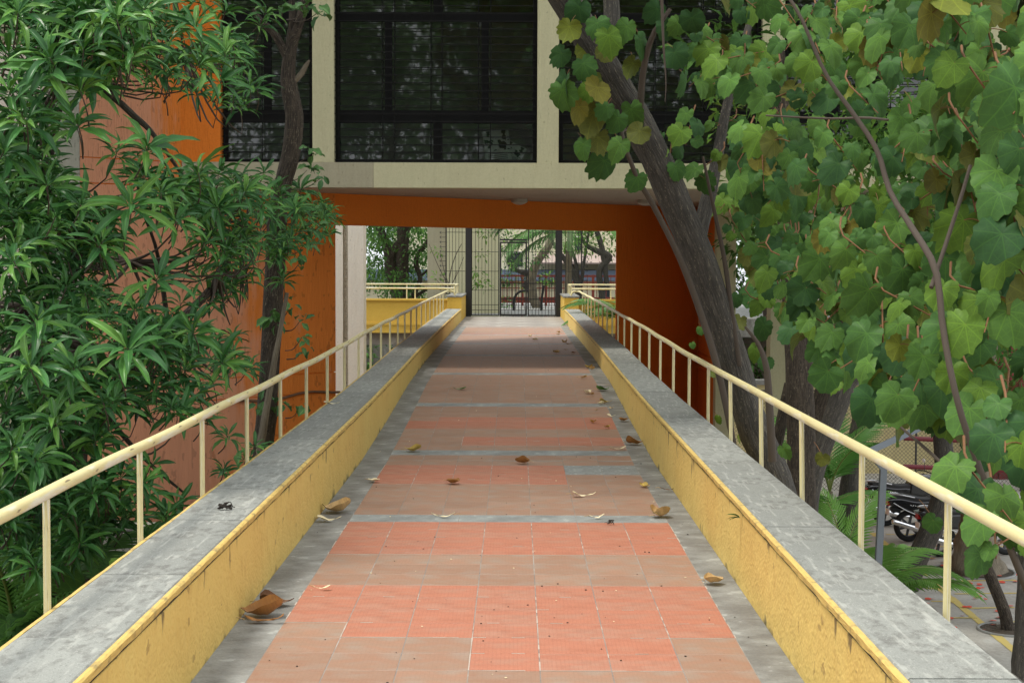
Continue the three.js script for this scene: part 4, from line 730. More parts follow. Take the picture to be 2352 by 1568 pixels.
  const brs = [
    [[1640, 700, 13.2, 26], [1604, 580, 13.3, 34], [1620, 480, 13.4, 36], [1640, 400, 13.5, 30], [1668, 250, 13.6, 22], [1720, 60, 13.8, 16]],   // fork beside the trunk
    [[1385, 150, 12.8, 44], [1405, 60, 12.9, 40], [1400, -40, 13, 36]],
    [[1470, 260, 12.6, 16], [1478, 160, 12.5, 15], [1500, 80, 12.4, 13], [1540, 20, 12.4, 9]],
    [[1790, -40, 8.2, 8], [1840, 40, 8.1, 8], [1900, 175, 8, 9], [1960, 260, 7.9, 11], [2015, 345, 7.8, 12], [2045, 440, 7.7, 13], [2100, 530, 7.5, 15], [2150, 620, 7.3, 16], [2168, 760, 7.2, 15], [2200, 920, 7.1, 15], [2260, 1100, 7.1, 16], [2420, 1500, 7, 20]],
    [[2230, 380, 7.6, 8], [2200, 480, 7.5, 9], [2160, 600, 7.4, 10], [2140, 660, 7.3, 11]],
    [[1480, 330, 12.6, 5], [1430, 300, 12.4, 8], [1460, 400, 12.4, 12], [1500, 470, 12.6, 13], [1560, 590, 12.7, 14], [1610, 720, 12.8, 16], [1650, 850, 12.8, 17], [1690, 1040, 12.8, 14]],   // slender stem in front of the orange wall
    [[1700, 840, 13, 12], [1684, 740, 13, 13], [1665, 600, 13, 11], [1640, 480, 12.9, 9], [1615, 360, 12.8, 6]],
    [[1520, -20, 11.8, 8], [1524, 100, 11.8, 6], [1530, 190, 11.8, 3], [1528, 235, 11.8, 1.5]],
    [[1760, 265, 9.2, 4], [1900, 272, 9, 5], [1980, 270, 8.6, 6], [2040, 275, 7.8, 6]],
    [[2010, 930, 8.6, 3], [2075, 985, 8.3, 6], [2160, 1060, 7.9, 9], [2240, 1150, 7.4, 9], [2330, 1260, 6.8, 7]],
    [[1775, 1060, 12.6, 20], [1766, 900, 12.6, 18], [1760, 840, 12.6, 15], [1742, 790, 12.6, 10], [1712, 750, 12.6, 6]],
  ];
  brs.forEach((l, i) => mesh('branch', limb(l, 9, 0.04, 60 + i), i < 2 ? M.bark : M.twig, t));
  const a = mesh('twigs', mergeGeometries(twigs), M.stem, t, 'brown leafy shoots'); a.userData.kind = 'stuff';
  const b = mesh('leaf_stalks', mergeGeometries(stems), M.stem, t, 'thin orange leaf stalks'); b.userData.kind = 'stuff';
  addLeaves(t, leaves, roundGeos, M.round);
}

// ------------------------------------------------------------------ generic crowns
const smallGeo = smallLeaf();
function crown(parent, list, n, size, tints, seed, geo = smallGeo, droop = 0.5) {     // list of [centre, rx, ry, rz] clumps
  const R = rng(seed), im = new THREE.InstancedMesh(setColor(geo.clone(), () => [1, 1, 1]), M.far, n * list.length); im.name = 'foliage'; im.userData.kind = 'stuff';
  let k = 0; const c = new THREE.Color();
  for (const [p, rx, ry, rz] of list) { const tone = 0.75 + 0.5 * R(); for (let i = 0; i < n; i++) { const v = rnd3(R).multiplyScalar(Math.pow(R(), 0.5)), q = V(p.x + v.x * rx, p.y + v.y * ry, p.z + v.z * rz), dir = v.clone().add(V((R() - 0.5), -droop * R(), (R() - 0.5))), up = V((R() - 0.5) * 0.9, 1, (R() - 0.5) * 0.9); im.setMatrixAt(k, frame(q, dir, up, size * (0.65 + 0.7 * R()))); const tn = tints[Math.floor(R() * tints.length)]; im.setColorAt(k++, c.setRGB(...mul3(tn, tone * (0.8 + 0.4 * R())))); } }
  parent.add(im); return im;
}
const greens = { deep: [[0.08, 0.19, 0.045], [0.10, 0.22, 0.045], [0.075, 0.17, 0.045]], mid: [[0.08, 0.19, 0.04], [0.11, 0.24, 0.05], [0.07, 0.16, 0.035]], light: [[0.14, 0.29, 0.055], [0.18, 0.33, 0.06], [0.12, 0.25, 0.05], [0.20, 0.31, 0.055]] };  // the light tints have sunlight painted in for the brighter crowns
function clumps(c, rx, ry, rz, n, size, seed) { const R = rng(seed), out = []; for (let i = 0; i < n; i++) { const v = rnd3(R).multiplyScalar(0.45 + 0.55 * R()); const s = size * (0.6 + 0.8 * R()); out.push([V(c.x + v.x * rx, c.y + v.y * ry, c.z + v.z * rz), s, s * 0.6, s]); } return out; }
function plainTree(name, label, x, z, h, r, tints, seed, { n = 26, per = 90, leaf = 0.16, bark = M.bark, grp, trunkR = 0.16, ground = GROUND, flat = 0.7 } = {}) {
  const t = thing(name, label, 'tree', [0, 0, 0], 0, grp), R = rng(seed), top = V(x + (R() - 0.5), ground + h * 0.62, z + (R() - 0.5)), c = V(x, ground + h - r * flat, z);
  mesh('trunk', limbGeo([V(x, ground - 0.1, z), V(x + (R() - 0.5) * 0.4, ground + h * 0.3, z), top], [trunkR * 1.35, trunkR, trunkR * 0.7], 9, 0.06, seed), bark, t);
  const cl = clumps(c, r * 0.85, r * flat * 0.8, r * 0.85, n, r * 0.34, seed + 1);
  for (let i = 0; i < 6; i++) { const e = cl[i % cl.length][0]; mesh('limb', limbGeo([top.clone().lerp(V(x, ground + h * 0.4, z), R() * 0.4), top.clone().lerp(e, 0.5).add(V(0, -0.2, 0)), e], [trunkR * 0.5, trunkR * 0.3, 0.02], 6, 0.05, seed + i), bark, t); }
  crown(t, cl, per, leaf, tints, seed + 5);
  return t;
}
// ------------------------------------------------------------------ palms
function frondGeo(len, droop, n, leafLen, seed, width = 0.035, hang = 0.35) {   // along +x, up +y
  const R = rng(seed), out = [], pts = []; let x = 0, y = 0, a = 0.55;
  for (let i = 0; i <= 20; i++) { pts.push(V(x, y, 0)); a -= droop / 20; x += Math.cos(a) * len / 20; y += Math.sin(a) * len / 20; }
  const c = new THREE.CatmullRomCurve3(pts);
  for (let i = 0; i < n; i++) for (const s of [-1, 1]) {
    const t = 0.14 + 0.86 * (i + 0.3 * R()) / n, p = c.getPoint(t), tn = c.getTangent(t), L = leafLen * (0.45 + 0.75 * Math.sin(Math.PI * Math.min(1, 0.12 + t * 0.86))) * (0.85 + 0.3 * R()), fw = 0.5 + 0.9 * t;
    const dir = tn.clone().multiplyScalar(fw).add(V(0, 0.10, s * 1.0)).normalize();
    const g = gridGeo(4, 2, (q, w) => { const k = (w - 0.5) * 2, ww = width * Math.pow(Math.sin(Math.PI * (0.06 + 0.93 * q)), 0.7); const pp = dir.clone().multiplyScalar(q * L).add(V(0, -hang * L * q * q + Math.abs(k) * ww * 0.25, 0)).addScaledVector(tn, k * ww * 0.5); return [p.x + pp.x, p.y + pp.y, p.z + pp.z]; });
    out.push(g);
  }
  return [mergeGeometries(out), limbGeo(pts.filter((_, i) => i % 4 === 0), [0.013 * len, 0.004 * len], 5, 0, 1, 10)];
}
function palm(name, label, x, y, z, stems, fronds, tint, seed, grp) {            // fronds: [turn, lift, length, droop] from the crown
  const t = thing(name, label, 'palm', [x, y, z], 0, grp), R = rng(seed), rach = std({ rgb: [0.16, 0.2, 0.05], roughness: 0.6 });
  for (const [dx, dz, h, r] of stems) mesh('trunk', limbGeo([V(dx * 0.4, -0.1, dz * 0.4), V(dx * 0.7, h * 0.5, dz * 0.7), V(dx, h, dz)], [r * 1.2, r, r * 0.8], 9, 0.05, seed), M.barkPale, t);
  fronds.forEach(([k, turn, lift, len, droop, lf], i) => {
    const [dx, dz, h] = stems[k], [g, r] = frondGeo(len, droop, Math.round(16 + len * 8), lf || 0.32 * Math.min(1.4, len), seed * 7 + i, 0.032 + 0.006 * len);
    setColor(g, () => mul3(tint, 0.8 + 0.4 * ((i * 0.37) % 1)));
    const f = group('frond', t); f.position.set(dx, h, dz); f.rotation.set(0, turn, lift, 'YXZ');
    mesh('leaflets', g, M.frond, f); mesh('midrib', r, rach, f);
  });
  return t;
}

// ------------------------------------------------------------------ thin dark trunk in front of the left windows, with sprouts
{
  const t = thing('bare_trunk', 'thin dark rough barked trunk with broken limbs in front of the left window', 'tree');
  const d = 15.6, b = P(604, 1045, d);
  mesh('trunk', limbGeo([V(b.x + 0.1, GROUND - 0.1, b.z), V(b.x + 0.05, -2.6, b.z), b, P(612, 940, d), P(622, 800, d), P(630, 640, d), P(636, 500, d), P(650, 420, d), P(668, 350, d), P(675, 270, d), P(662, 190, d), P(668, 110, d), P(690, 40, d), P(712, -60, d)], [0.13, 0.115, 0.10, 0.10, 0.10, 0.095, 0.09, 0.085, 0.09, 0.088, 0.08, 0.062, 0.05, 0.035], 12, 0.09, 9), M.barkDark, t);
  const arms = [[[658, 130, d, 22], [628, 75, d, 20], [600, 50, d, 14], [580, 22, d, 11]], [[610, 58, d, 12], [596, 54, d, 10], [583, 48, d, 7]], [[668, 100, d, 22], [672, 50, d, 16], [668, -30, d, 12]], [[676, 185, d, 14], [692, 168, d, 14], [702, 150, d, 11], [710, 138, d, 5]], [[645, 470, d, 10], [634, 440, d, 8], [632, 422, d, 4]]];
  arms.forEach((a, i) => mesh('broken_limb', limb(a, 8, 0.1, 90 + i), i === 3 ? M.barkPale : M.barkDark, t));
  const R = rng(901), lv = [], tw = [], geos = [lanceLeaf(903, 0.5, 0.5, [0.15, 0.33, 0.11]), lanceLeaf(905, 0.46, 0.8, [0.11, 0.27, 0.10]), lanceLeaf(906, 0.55, 0.3, [0.18, 0.38, 0.12])];
  for (const [u, v, n, s] of [[705, 390, 8, 0.13], [715, 350, 6, 0.13], [735, 410, 5, 0.1], [620, 720, 6, 0.14], [635, 740, 4, 0.13], [690, 735, 5, 0.12], [665, 700, 4, 0.12], [600, 930, 4, 0.13], [640, 930, 5, 0.14], [700, 800, 4, 0.1], [690, 780, 4, 0.12], [545, 1080, 5, 0.15], [560, 1060, 4, 0.15], [690, 935, 5, 0.12], [700, 20, 8, 0.16], [735, 25, 5, 0.15], [650, 15, 4, 0.14], [690, 490, 6, 0.12], [720, 520, 6, 0.12], [660, 540, 6, 0.13], [700, 560, 5, 0.12], [640, 590, 6, 0.13], [690, 600, 5, 0.12], [745, 470, 4, 0.12]]) {
    const p = P(u, v, d - 0.1 - 0.4 * R()), h = P(lerp(u, 640, 0.7), v + 25, d); tw.push(limbGeo([h, h.clone().lerp(p, 0.5).add(V(0, -0.04, 0)), p], [0.007, 0.005, 0.003], 4, 0, 1, 5));
    for (let i = 0; i < n; i++) { const dir = rnd3(R); dir.y -= 0.25; dir.z += 0.3; lv.push({ m: frame(p.clone().add(rnd3(R).multiplyScalar(0.05)), dir, V((R() - 0.5) * 0.8, 1, 0.4 + 0.5 * R()), s * (0.7 + 0.5 * R())), g: Math.floor(R() * 3) }); }
  }
  addLeaves(t, lv, geos, M.lance); const w = mesh('twigs', mergeGeometries(tw), M.twig, t); w.userData.kind = 'stuff';
  const st = mesh('wooden_pole', limb([[592, 1060, 15.1, 18], [625, 860, 15.1, 14], [659, 672, 15.1, 9]], 6, 0.1, 7), M.barkPale); tag(st, 'thin split wooden pole leaning against the bare trunk', 'pole');
}

// ------------------------------------------------------------------ trees of the parking lot, right
function trunkThing(label, list, mat, seed, opt = {}) {
  const t = thing(opt.name || 'tree', label, 'tree', [0, 0, 0], 0, opt.grp), pts = list.map(([u, v, d]) => P(u, v, d)), rad = list.map(([, , d, w]) => w / 2 * d / F);
  const low = pts.at(-1); pts.push(V(low.x + (opt.dx || 0), GROUND - 0.1, low.z)); rad.push(rad.at(-1) * 1.25);
  mesh('trunk', limbGeo(pts.reverse(), rad.reverse(), 12, 0.05, seed), mat, t);
  for (const [i, a] of (opt.arms || []).entries()) mesh('limb', limb(a, 9, 0.05, seed + i), mat, t);
  if (opt.crown) { const [u, v, d, rx, ry, n, per, leaf, tints] = opt.crown; crown(t, clumps(P(u, v, d), rx, ry, rx * 0.7, n, Math.min(rx, ry) * 0.42, seed + 3), per, leaf, tints, seed + 4); }
  return t;
}
trunkThing('tall straight grey trunk rising beside the cream column', [[1780, 120, 17.4, 44], [1792, 250, 17.3, 50], [1805, 400, 17.2, 54], [1822, 600, 17, 58], [1836, 850, 17, 63], [1842, 1100, 17, 66]], M.barkDark, 911, { arms: [[[1800, 300, 17.2, 26], [1765, 235, 17, 20], [1735, 160, 17, 14], [1715, 40, 17, 9]]], crown: [1800, -160, 17.5, 2.6, 1.5, 26, 90, 0.17, greens.mid] });
trunkThing('dark trunk slanting right behind the handrail', [[1960, 640, 19, 30], [1929, 775, 19, 36], [1900, 880, 19, 42], [1868, 1000, 19, 44], [1850, 1120, 19, 48]], M.barkDark, 915, { crown: [2040, 420, 19.6, 1.6, 1.4, 22, 90, 0.16, greens.mid] });
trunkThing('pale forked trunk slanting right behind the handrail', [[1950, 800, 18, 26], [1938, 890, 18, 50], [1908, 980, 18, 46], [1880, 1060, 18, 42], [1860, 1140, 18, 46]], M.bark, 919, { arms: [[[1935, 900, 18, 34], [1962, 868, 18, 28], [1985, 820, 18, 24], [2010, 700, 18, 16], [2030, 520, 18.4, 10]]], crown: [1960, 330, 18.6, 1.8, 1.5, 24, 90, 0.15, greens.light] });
trunkThing('brown trunk standing behind the grey steel post', [[2010, 760, 22, 30], [1990, 900, 22, 38], [1968, 1020, 22, 42], [1950, 1140, 22, 46]], M.bark, 923, { crown: [2080, 560, 23, 2.2, 1.6, 26, 90, 0.18, greens.mid] });
trunkThing('charred stump trunk leaning against the cream column', [[1812, 880, 19.5, 20], [1798, 960, 19.5, 26], [1782, 1050, 19.5, 28]], M.barkDark, 927, { name: 'stump' });
trunkThing('trunk slanting over the yellow bay line beside the motorcycles', [[2170, 860, 25, 30], [2166, 1000, 25, 42], [2172, 1085, 25, 48], [2158, 1170, 25, 52], [2105, 1290, 25, 50], [2070, 1370, 25, 52]], M.bark, 931, { dx: -0.5, arms: [[[2168, 930, 25, 26], [2230, 760, 25, 20], [2290, 560, 25, 14]]], crown: [2200, 560, 26, 2.4, 2, 30, 90, 0.18, greens.mid] });
{
  const t = thing('tree', 'broad flared trunk in a round planting hole by the motorcycles', 'tree'), b = G(2236, 1316);
  const pts = [[0, -0.05, 0, 0.52], [0, 0.25, 0, 0.40], [0.0, 0.7, 0, 0.28], [0.05, 1.6, 0, 0.22], [0.1, 3.2, 0, 0.18], [0.3, 5.4, 0, 0.12]];
  mesh('trunk', limbGeo(pts.map(([x, y, z]) => V(b.x + x, GROUND + y, b.z + z)), pts.map((p) => p[3]), 16, 0.16, 935), M.barkPale, t);
  crown(t, clumps(V(b.x + 0.4, GROUND + 7.2, b.z), 2.4, 1.6, 2, 26, 0.9, 936), 90, 0.18, greens.mid, 937);
  const t2 = thing('tree', 'slender dark trunk leaning left out of a small planting hole', 'tree'), c = G(2318, 1450);
  const q = [c.clone().setY(GROUND - 0.1), P(2312, 1420, -c.z), P(2290, 1360, -c.z), P(2262, 1290, -c.z), P(2240, 1230, -c.z), P(2230, 1100, -c.z), P(2250, 900, -c.z)];
  mesh('trunk', limbGeo(q, [0.10, 0.09, 0.085, 0.08, 0.07, 0.06, 0.04], 9, 0.06, 941), M.barkDark, t2);
  crown(t2, clumps(P(2260, 760, -c.z), 1.3, 1.2, 1.3, 16, 0.6, 942), 80, 0.16, greens.deep, 943);
  for (const [p, r, l] of [[b, 0.68, 'round soil filled planting hole around the flared trunk'], [c, 0.42, 'small round planting hole around the slender trunk']]) { const h = mesh('planting_hole', new THREE.CylinderGeometry(r, r, 0.02, 28), M.soil); h.position.set(p.x, GROUND + 0.024, p.z); h.userData.kind = 'structure'; h.userData.label = l; const k = mesh('planting_kerb', new THREE.TorusGeometry(r, 0.03, 6, 28).rotateX(Math.PI / 2), M.border[1]); k.position.set(p.x, GROUND + 0.02, p.z); k.userData.kind = 'structure'; }
}
// trees farther back: the pale ones carry sunlight in their leaf tints
plainTree('tree', 'tree tinted sunlit green behind the parking lot wall', 11.5, -45, 10.5, 3.4, greens.light, 951, { n: 40, per: 120, leaf: 0.2, bark: M.barkPale });
plainTree('tree', 'tree tinted sunlit green standing beside the cream column', 7.4, -42, 9.8, 2.8, greens.light, 953, { n: 36, per: 120, leaf: 0.18, bark: M.barkPale });
plainTree('tree', 'bushy tree tinted sunlit yellow behind the red shed', 15.5, -40, 11, 4, greens.light, 955, { n: 40, per: 120, leaf: 0.22 });
plainTree('tree', 'dense dark tree at the end of the parking lot', 9.5, -46, 10, 3.6, greens.mid, 957, { n: 40, per: 110, leaf: 0.2 });
plainTree('tree', 'tall dark tree beyond the wing of the building on the mango side', -11.5, -17, 13, 4.2, greens.deep, 959, { n: 40, per: 110, leaf: 0.24 });
plainTree('tree', 'unseen tall tree added to shade the mango tree and walkway', -5.4, -15.5, 18.5, 6.2, greens.deep, 960, { n: 70, per: 130, leaf: 0.3, flat: 0.62, trunkR: 0.26 });  // crown out of view, put in to darken floor and window front
plainTree('tree', 'leafy young tree in the gap between the leaning trunk and the cream column', 6.0, -37, 9.2, 2.6, greens.mid, 956, { n: 46, per: 110, leaf: 0.18, flat: 1.2 });
plainTree('tree', 'broad tree far beyond the cross walkway by the orange wall', 8.6, -52, 11.5, 4.2, greens.mid, 958, { n: 50, per: 110, leaf: 0.24, flat: 1.0 });
plainTree('tree', 'unseen tall tree added to shade the walkway and the big round leaves', 5.9, -17.5, 18.5, 6, greens.mid, 962, { n: 70, per: 130, leaf: 0.3, flat: 0.62, trunkR: 0.24 });  // matching crown out of view, added to darken the same floor
plainTree('tree', 'unseen tall tree added to shade the gate landing on the pillar side', -4.7, -44.8, 16.5, 5, greens.deep, 968, { n: 56, per: 110, leaf: 0.3, flat: 0.62, trunkR: 0.2 });  // this and the next: unseen crowns added to darken the landing
plainTree('tree', 'unseen tall tree added to shade the gate landing on the orange wall side', 4.6, -46, 16.5, 5, greens.deep, 969, { n: 56, per: 110, leaf: 0.3, flat: 0.62, trunkR: 0.2 });
// trees behind the viewer that the windows mirror
plainTree('tree', 'tall tree behind the start of the bridge on the mango side', -8, 16, 21, 6, greens.deep, 961, { n: 80, per: 130, leaf: 0.42, flat: 1.25, trunkR: 0.3 });
plainTree('tree', 'tall tree behind the start of the bridge on the parking side', 8, 19, 21, 6, greens.mid, 963, { n: 80, per: 130, leaf: 0.42, flat: 1.25, trunkR: 0.3 });
plainTree('tree', 'wide tree closing the view behind the start of the bridge', -0.5, 33, 25, 8.5, greens.deep, 965, { n: 100, per: 140, leaf: 0.5, flat: 1.1, trunkR: 0.35 });
plainTree('tree', 'young tree between the two tall trees behind the bridge', 2.2, 24, 15.5, 4, greens.mid, 967, { n: 50, per: 130, leaf: 0.28, flat: 1.0 });

// ------------------------------------------------------------------ areca palms
palm('areca_palm', 'young areca palm with arching bright fronds behind the handrail posts', ...P(2005, 1330, 20.5).setY(GROUND).toArray(), [[0, 0, 0.95, 0.05], [0.25, -0.2, 0.7, 0.045], [-0.4, 0.1, 1.2, 0.045]],
  [[0, -0.1, 0.35, 1.35, 1.5, 0.36], [0, 0.5, 0.55, 1.2, 1.3, 0.34], [0, 2.6, 0.6, 1.2, 1.3, 0.36], [0, 3.6, 0.7, 1.1, 1.2, 0.34], [0, 4.7, 0.9, 1.0, 1.2, 0.34], [1, -0.5, 0.5, 1.3, 1.5, 0.36], [1, 5.2, 0.6, 1.1, 1.3, 0.34], [1, 1.2, 0.8, 1.1, 1.2, 0.34], [2, 2.9, 0.75, 1.2, 1.3, 0.34], [2, 1.9, 1.0, 1.2, 1.0, 0.32], [2, 0.6, 1.0, 1.2, 1.0, 0.32], [2, 4.2, 0.8, 1.1, 1.2, 0.32]], [0.14, 0.30, 0.055], 971);
palm('areca_palm', 'areca palm with upright fronds between the slanting trunks', ...P(1905, 1250, 21.5).setY(GROUND).toArray(), [[0, 0, 2.1, 0.05], [-0.3, 0.2, 1.6, 0.045]],
  [[0, 0.4, 0.9, 1.3, 1.1, 0.36], [0, 1.4, 1.1, 1.3, 0.9, 0.34], [0, 2.5, 0.9, 1.3, 1.1, 0.36], [0, 3.7, 0.8, 1.2, 1.2, 0.34], [0, 5.2, 0.8, 1.2, 1.2, 0.34], [1, 0.1, 0.6, 1.2, 1.3, 0.34], [1, 2.9, 0.6, 1.2, 1.3, 0.34], [1, 4.5, 0.7, 1.1, 1.2, 0.32]], [0.10, 0.25, 0.05], 973);
palm('areca_palm', 'feathery palm growing below the mango tree', ...P(40, 1480, 11).setY(GROUND).toArray(), [[0, 0, 2.3, 0.05], [0.5, -0.5, 1.9, 0.04]],
  [[0, 0.2, 0.9, 1.5, 1.2, 0.4], [0, 1.1, 1.0, 1.5, 1.0, 0.4], [0, 2.2, 0.9, 1.4, 1.1, 0.4], [0, 3.4, 0.8, 1.4, 1.2, 0.4], [0, 4.8, 0.9, 1.4, 1.1, 0.4], [0, 5.6, 0.7, 1.5, 1.3, 0.4], [1, 0.5, 0.8, 1.4, 1.2, 0.4], [1, 2.6, 0.8, 1.3, 1.2, 0.4], [1, 5.0, 0.8, 1.4, 1.2, 0.4]], [0.11, 0.26, 0.05], 975);
palm('coconut_palm', 'palm with long dark fronds hanging in front of the black gate', ...P(1300, 700, 44.2).setY(0.2).toArray(), [[0.1, 0, 2.35, 0.1]],
  [[0, 3.3, -0.55, 1.9, 1.0, 0.6], [0, 3.0, -0.25, 2.0, 1.3, 0.6], [0, 3.6, -0.1, 2.2, 1.4, 0.6], [0, 2.8, 0.3, 2.4, 1.6, 0.7], [0, 4.6, 0.0, 1.9, 1.6, 0.6], [0, 5.6, 0.3, 2.0, 1.8, 0.7], [0, 0.2, 0.35, 2.2, 1.6, 0.7], [0, 1.6, 0.5, 2.3, 1.6, 0.7]], [0.09, 0.21, 0.05], 977);
palm('areca_palm', 'low dark palm with fronds poking through the railing by the orange wall', ...P(1440, 690, 36).setY(-1.2).toArray(), [[0, 0, 1.5, 0.05]],
  [[0, 3.3, 0.45, 1.5, 1.3, 0.5], [0, 3.0, 0.15, 1.5, 1.3, 0.5], [0, 2.6, 0.5, 1.4, 1.2, 0.45], [0, 4.0, 0.4, 1.3, 1.3, 0.45], [0, 1.4, 0.7, 1.3, 1.2, 0.45], [0, 5.2, 0.5, 1.3, 1.2, 0.45]], [0.10, 0.24, 0.05], 979);

// ------------------------------------------------------------------ trees seen through the portal
{
  const t = thing('tree', 'dark forked tree with rough trunks beyond the white pillar', 'tree');
  const D = 49, arms = [[[925, 760, D, 32], [926, 690, D, 30], [924, 600, D, 28], [926, 520, D, 27], [930, 400, D, 22]], [[912, 760, D, 22], [908, 660, D, 24], [898, 600, D, 22], [882, 550, D, 22], [866, 500, D, 20], [850, 420, D, 14]], [[905, 660, D, 18], [893, 610, D, 22], [908, 570, D, 20], [926, 545, D, 16], [950, 500, D, 12]], [[948, 680, D, 12], [965, 640, D, 12], [955, 600, D, 12], [990, 540, D, 10], [1010, 470, D, 8]], [[940, 690, D, 9], [985, 660, D, 7], [1030, 625, D, 5], [1060, 600, D, 3]], [[960, 640, D, 6], [1000, 600, D, 4], [1020, 560, D, 2.5]]];
  arms.forEach((a, i) => mesh(i ? 'limb' : 'trunk', i ? limb(a, 8, 0.08, 980 + i) : limbGeo([V(P(925, 760, D).x, GROUND, -D), ...a.map(([u, v, d]) => P(u, v, d))], [0.26, ...a.map(([, , d, w]) => w / 2 * d / F)], 10, 0.1, 981), M.barkDark, t));
  const R = rng(985), list = []; for (let i = 0; i < 110; i++) { const [u, v] = spotIn([[810, 440], [1010, 440], [1000, 560], [970, 680], [835, 690]], R); list.push([P(u, v, 47.5 + R() * 6), 0.55, 0.4, 0.5]); }
  crown(t, list, 60, 0.16, [...greens.mid, ...greens.deep, [0.16, 0.32, 0.06]], 986);
}
plainTree('tree', 'dense tree filling the view behind the yellow cross parapet', -6.5, -58, 10.5, 4.2, greens.mid, 987, { n: 44, per: 110, leaf: 0.22 });
plainTree('tree', 'broad dark tree standing beyond the cross walkway on the mango side', -11, -50, 11, 4.2, greens.deep, 988, { n: 44, per: 100, leaf: 0.22 });
{
  const t = thing('tree', 'pale curved trunk with feathery leaves behind the gate', 'tree'), D = 52;
  mesh('trunk', limb([[1250, 745, D, 20], [1238, 715, D, 22], [1224, 680, D, 22], [1220, 640, D, 22], [1235, 600, D, 20], [1262, 560, D, 17], [1275, 500, D, 15]], 10, 0.08, 990), M.barkPale, t);
  mesh('limb', limb([[1226, 640, D, 14], [1210, 628, D, 16], [1190, 622, D, 10], [1165, 600, D, 6]], 8, 0.08, 991), M.bark, t);
  mesh('limb', limb([[1222, 665, D, 14], [1208, 655, D, 18], [1202, 650, D, 12]], 8, 0.08, 992), M.bark, t);
  const R = rng(993), list = []; for (const [u, v, r] of [[1170, 600, 0.5], [1160, 640, 0.4], [1165, 560, 0.5], [1185, 540, 0.5], [1160, 700, 0.35], [1230, 590, 0.5], [1250, 570, 0.4], [1215, 655, 0.3], [1260, 640, 0.3], [1220, 520, 0.6], [1260, 515, 0.5], [1150, 515, 0.6], [1110, 520, 0.4]]) list.push([P(u, v, D - 1 + R() * 2), r, r * 0.8, r]);
  crown(t, list, 90, 0.14, [[0.05, 0.12, 0.035], [0.07, 0.17, 0.04], [0.2, 0.36, 0.06]], 994);
}
{
  const t = thing('tree', 'dark branching tree behind the cross railing beside the orange wall', 'tree'), D = 47;
  const arms = [[[1330, 700, D, 20], [1328, 655, D, 18], [1300, 600, D, 13], [1278, 570, D, 9], [1262, 540, D, 6]], [[1330, 660, D, 12], [1322, 600, D, 8], [1310, 560, D, 6], [1300, 500, D, 5]], [[1335, 650, D, 9], [1345, 580, D, 7], [1355, 520, D, 5]], [[1385, 690, D, 14], [1378, 620, D, 15], [1400, 590, D, 16], [1370, 575, D, 14], [1345, 560, D, 9], [1320, 500, D, 6]], [[1395, 660, D, 12], [1385, 580, D, 14], [1365, 510, D, 12], [1350, 440, D, 10]]];
  arms.forEach((a, i) => mesh(i ? 'limb' : 'trunk', limb(a, 8, 0.08, 1000 + i), M.bark, t));
  mesh('trunk_foot', limbGeo([V(P(1330, 700, D).x, 0.1, -D), P(1330, 698, D)], [0.16, 0.13], 8, 0.08, 1006), M.bark, t);
  const R = rng(1007), list = []; for (let i = 0; i < 40; i++) { const u = 1290 + R() * 140, v = 500 + R() * 90 * R(); list.push([P(u, v, D - 1 + R() * 3), 0.4, 0.3, 0.4]); }
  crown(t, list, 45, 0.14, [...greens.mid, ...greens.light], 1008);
}
{ // thin sapling and bare twigs by the spiked wing
  const t = thing('sapling', 'thin sapling with sparse bright leaves in front of the cream pylon', 'tree'), D = 44.5, R = rng(1011), lv = [];
  mesh('stem', limb([[1035, 700, D, 3], [1032, 640, D, 2.5], [1045, 590, D, 2], [1060, 560, D, 1.5]], 5, 0, 1), M.twig, t);
  for (const [u, v] of [[1000, 640], [1010, 580], [985, 560], [1050, 620], [1065, 590]]) mesh('twig', limb([[1033, 660, D, 2], [lerp(1033, u, 0.5), lerp(660, v, 0.5) + 6, D, 1.6], [u, v, D, 1]], 4, 0, 1), M.twig, t);
  const list = []; for (const [u, v, r] of [[1105, 585, 0.22], [1100, 640, 0.3], [1110, 655, 0.25], [1095, 625, 0.2], [1120, 535, 0.35], [1100, 525, 0.3], [1010, 640, 0.25], [1000, 575, 0.2]]) list.push([P(u, v, D), r, r * 0.7, r * 0.6]);
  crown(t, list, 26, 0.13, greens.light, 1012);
}

// ------------------------------------------------------------------ fences, wall and shed of the parking lot
function chainFence(label, x0, x1, z, y0, y1, cell, postEvery, turn) {
  const f = thing('chain_link_fence', label, 'fence', [x0, y0, z], turn || 0), L = x1 - x0, H = y1 - y0, g = [];
  const wire = (a, b) => { const d = b.clone().sub(a), l = d.length(), w = new THREE.BoxGeometry(l, 0.007, 0.004); w.rotateZ(Math.atan2(d.y, d.x)); const m = a.clone().lerp(b, 0.5); w.translate(m.x, m.y, m.z); g.push(w); };
  for (let s = -H; s < L; s += cell) { const a = Math.max(0, s), b = Math.min(L, s + H); wire(V(a, a - s, 0), V(b, b - s, 0)); wire(V(a, H - (a - s), 0.006), V(b, H - (b - s), 0.006)); }
  const m = mesh('wire_mesh', mergeGeometries(g), M.wire, f); m.userData.kind = 'stuff';
  for (let x = 0; x <= L; x += postEvery) mesh('post', rod(V(x, -0.1, -0.03), V(x, H + 0.05, -0.03), 0.025, 8), M.wire, f);
  mesh('top_rail', rod(V(0, H, -0.03), V(L, H, -0.03), 0.018, 6), M.wire, f);
}
chainFence('chain link fence behind the parked motorcycles', 4.4, 14, -36, GROUND, -1.2, 0.09, 2.4);
chainFence('chain link fence in the undergrowth below the mango tree', -6.8, -2.4, -17.5, GROUND, -1.3, 0.085, 1.8);
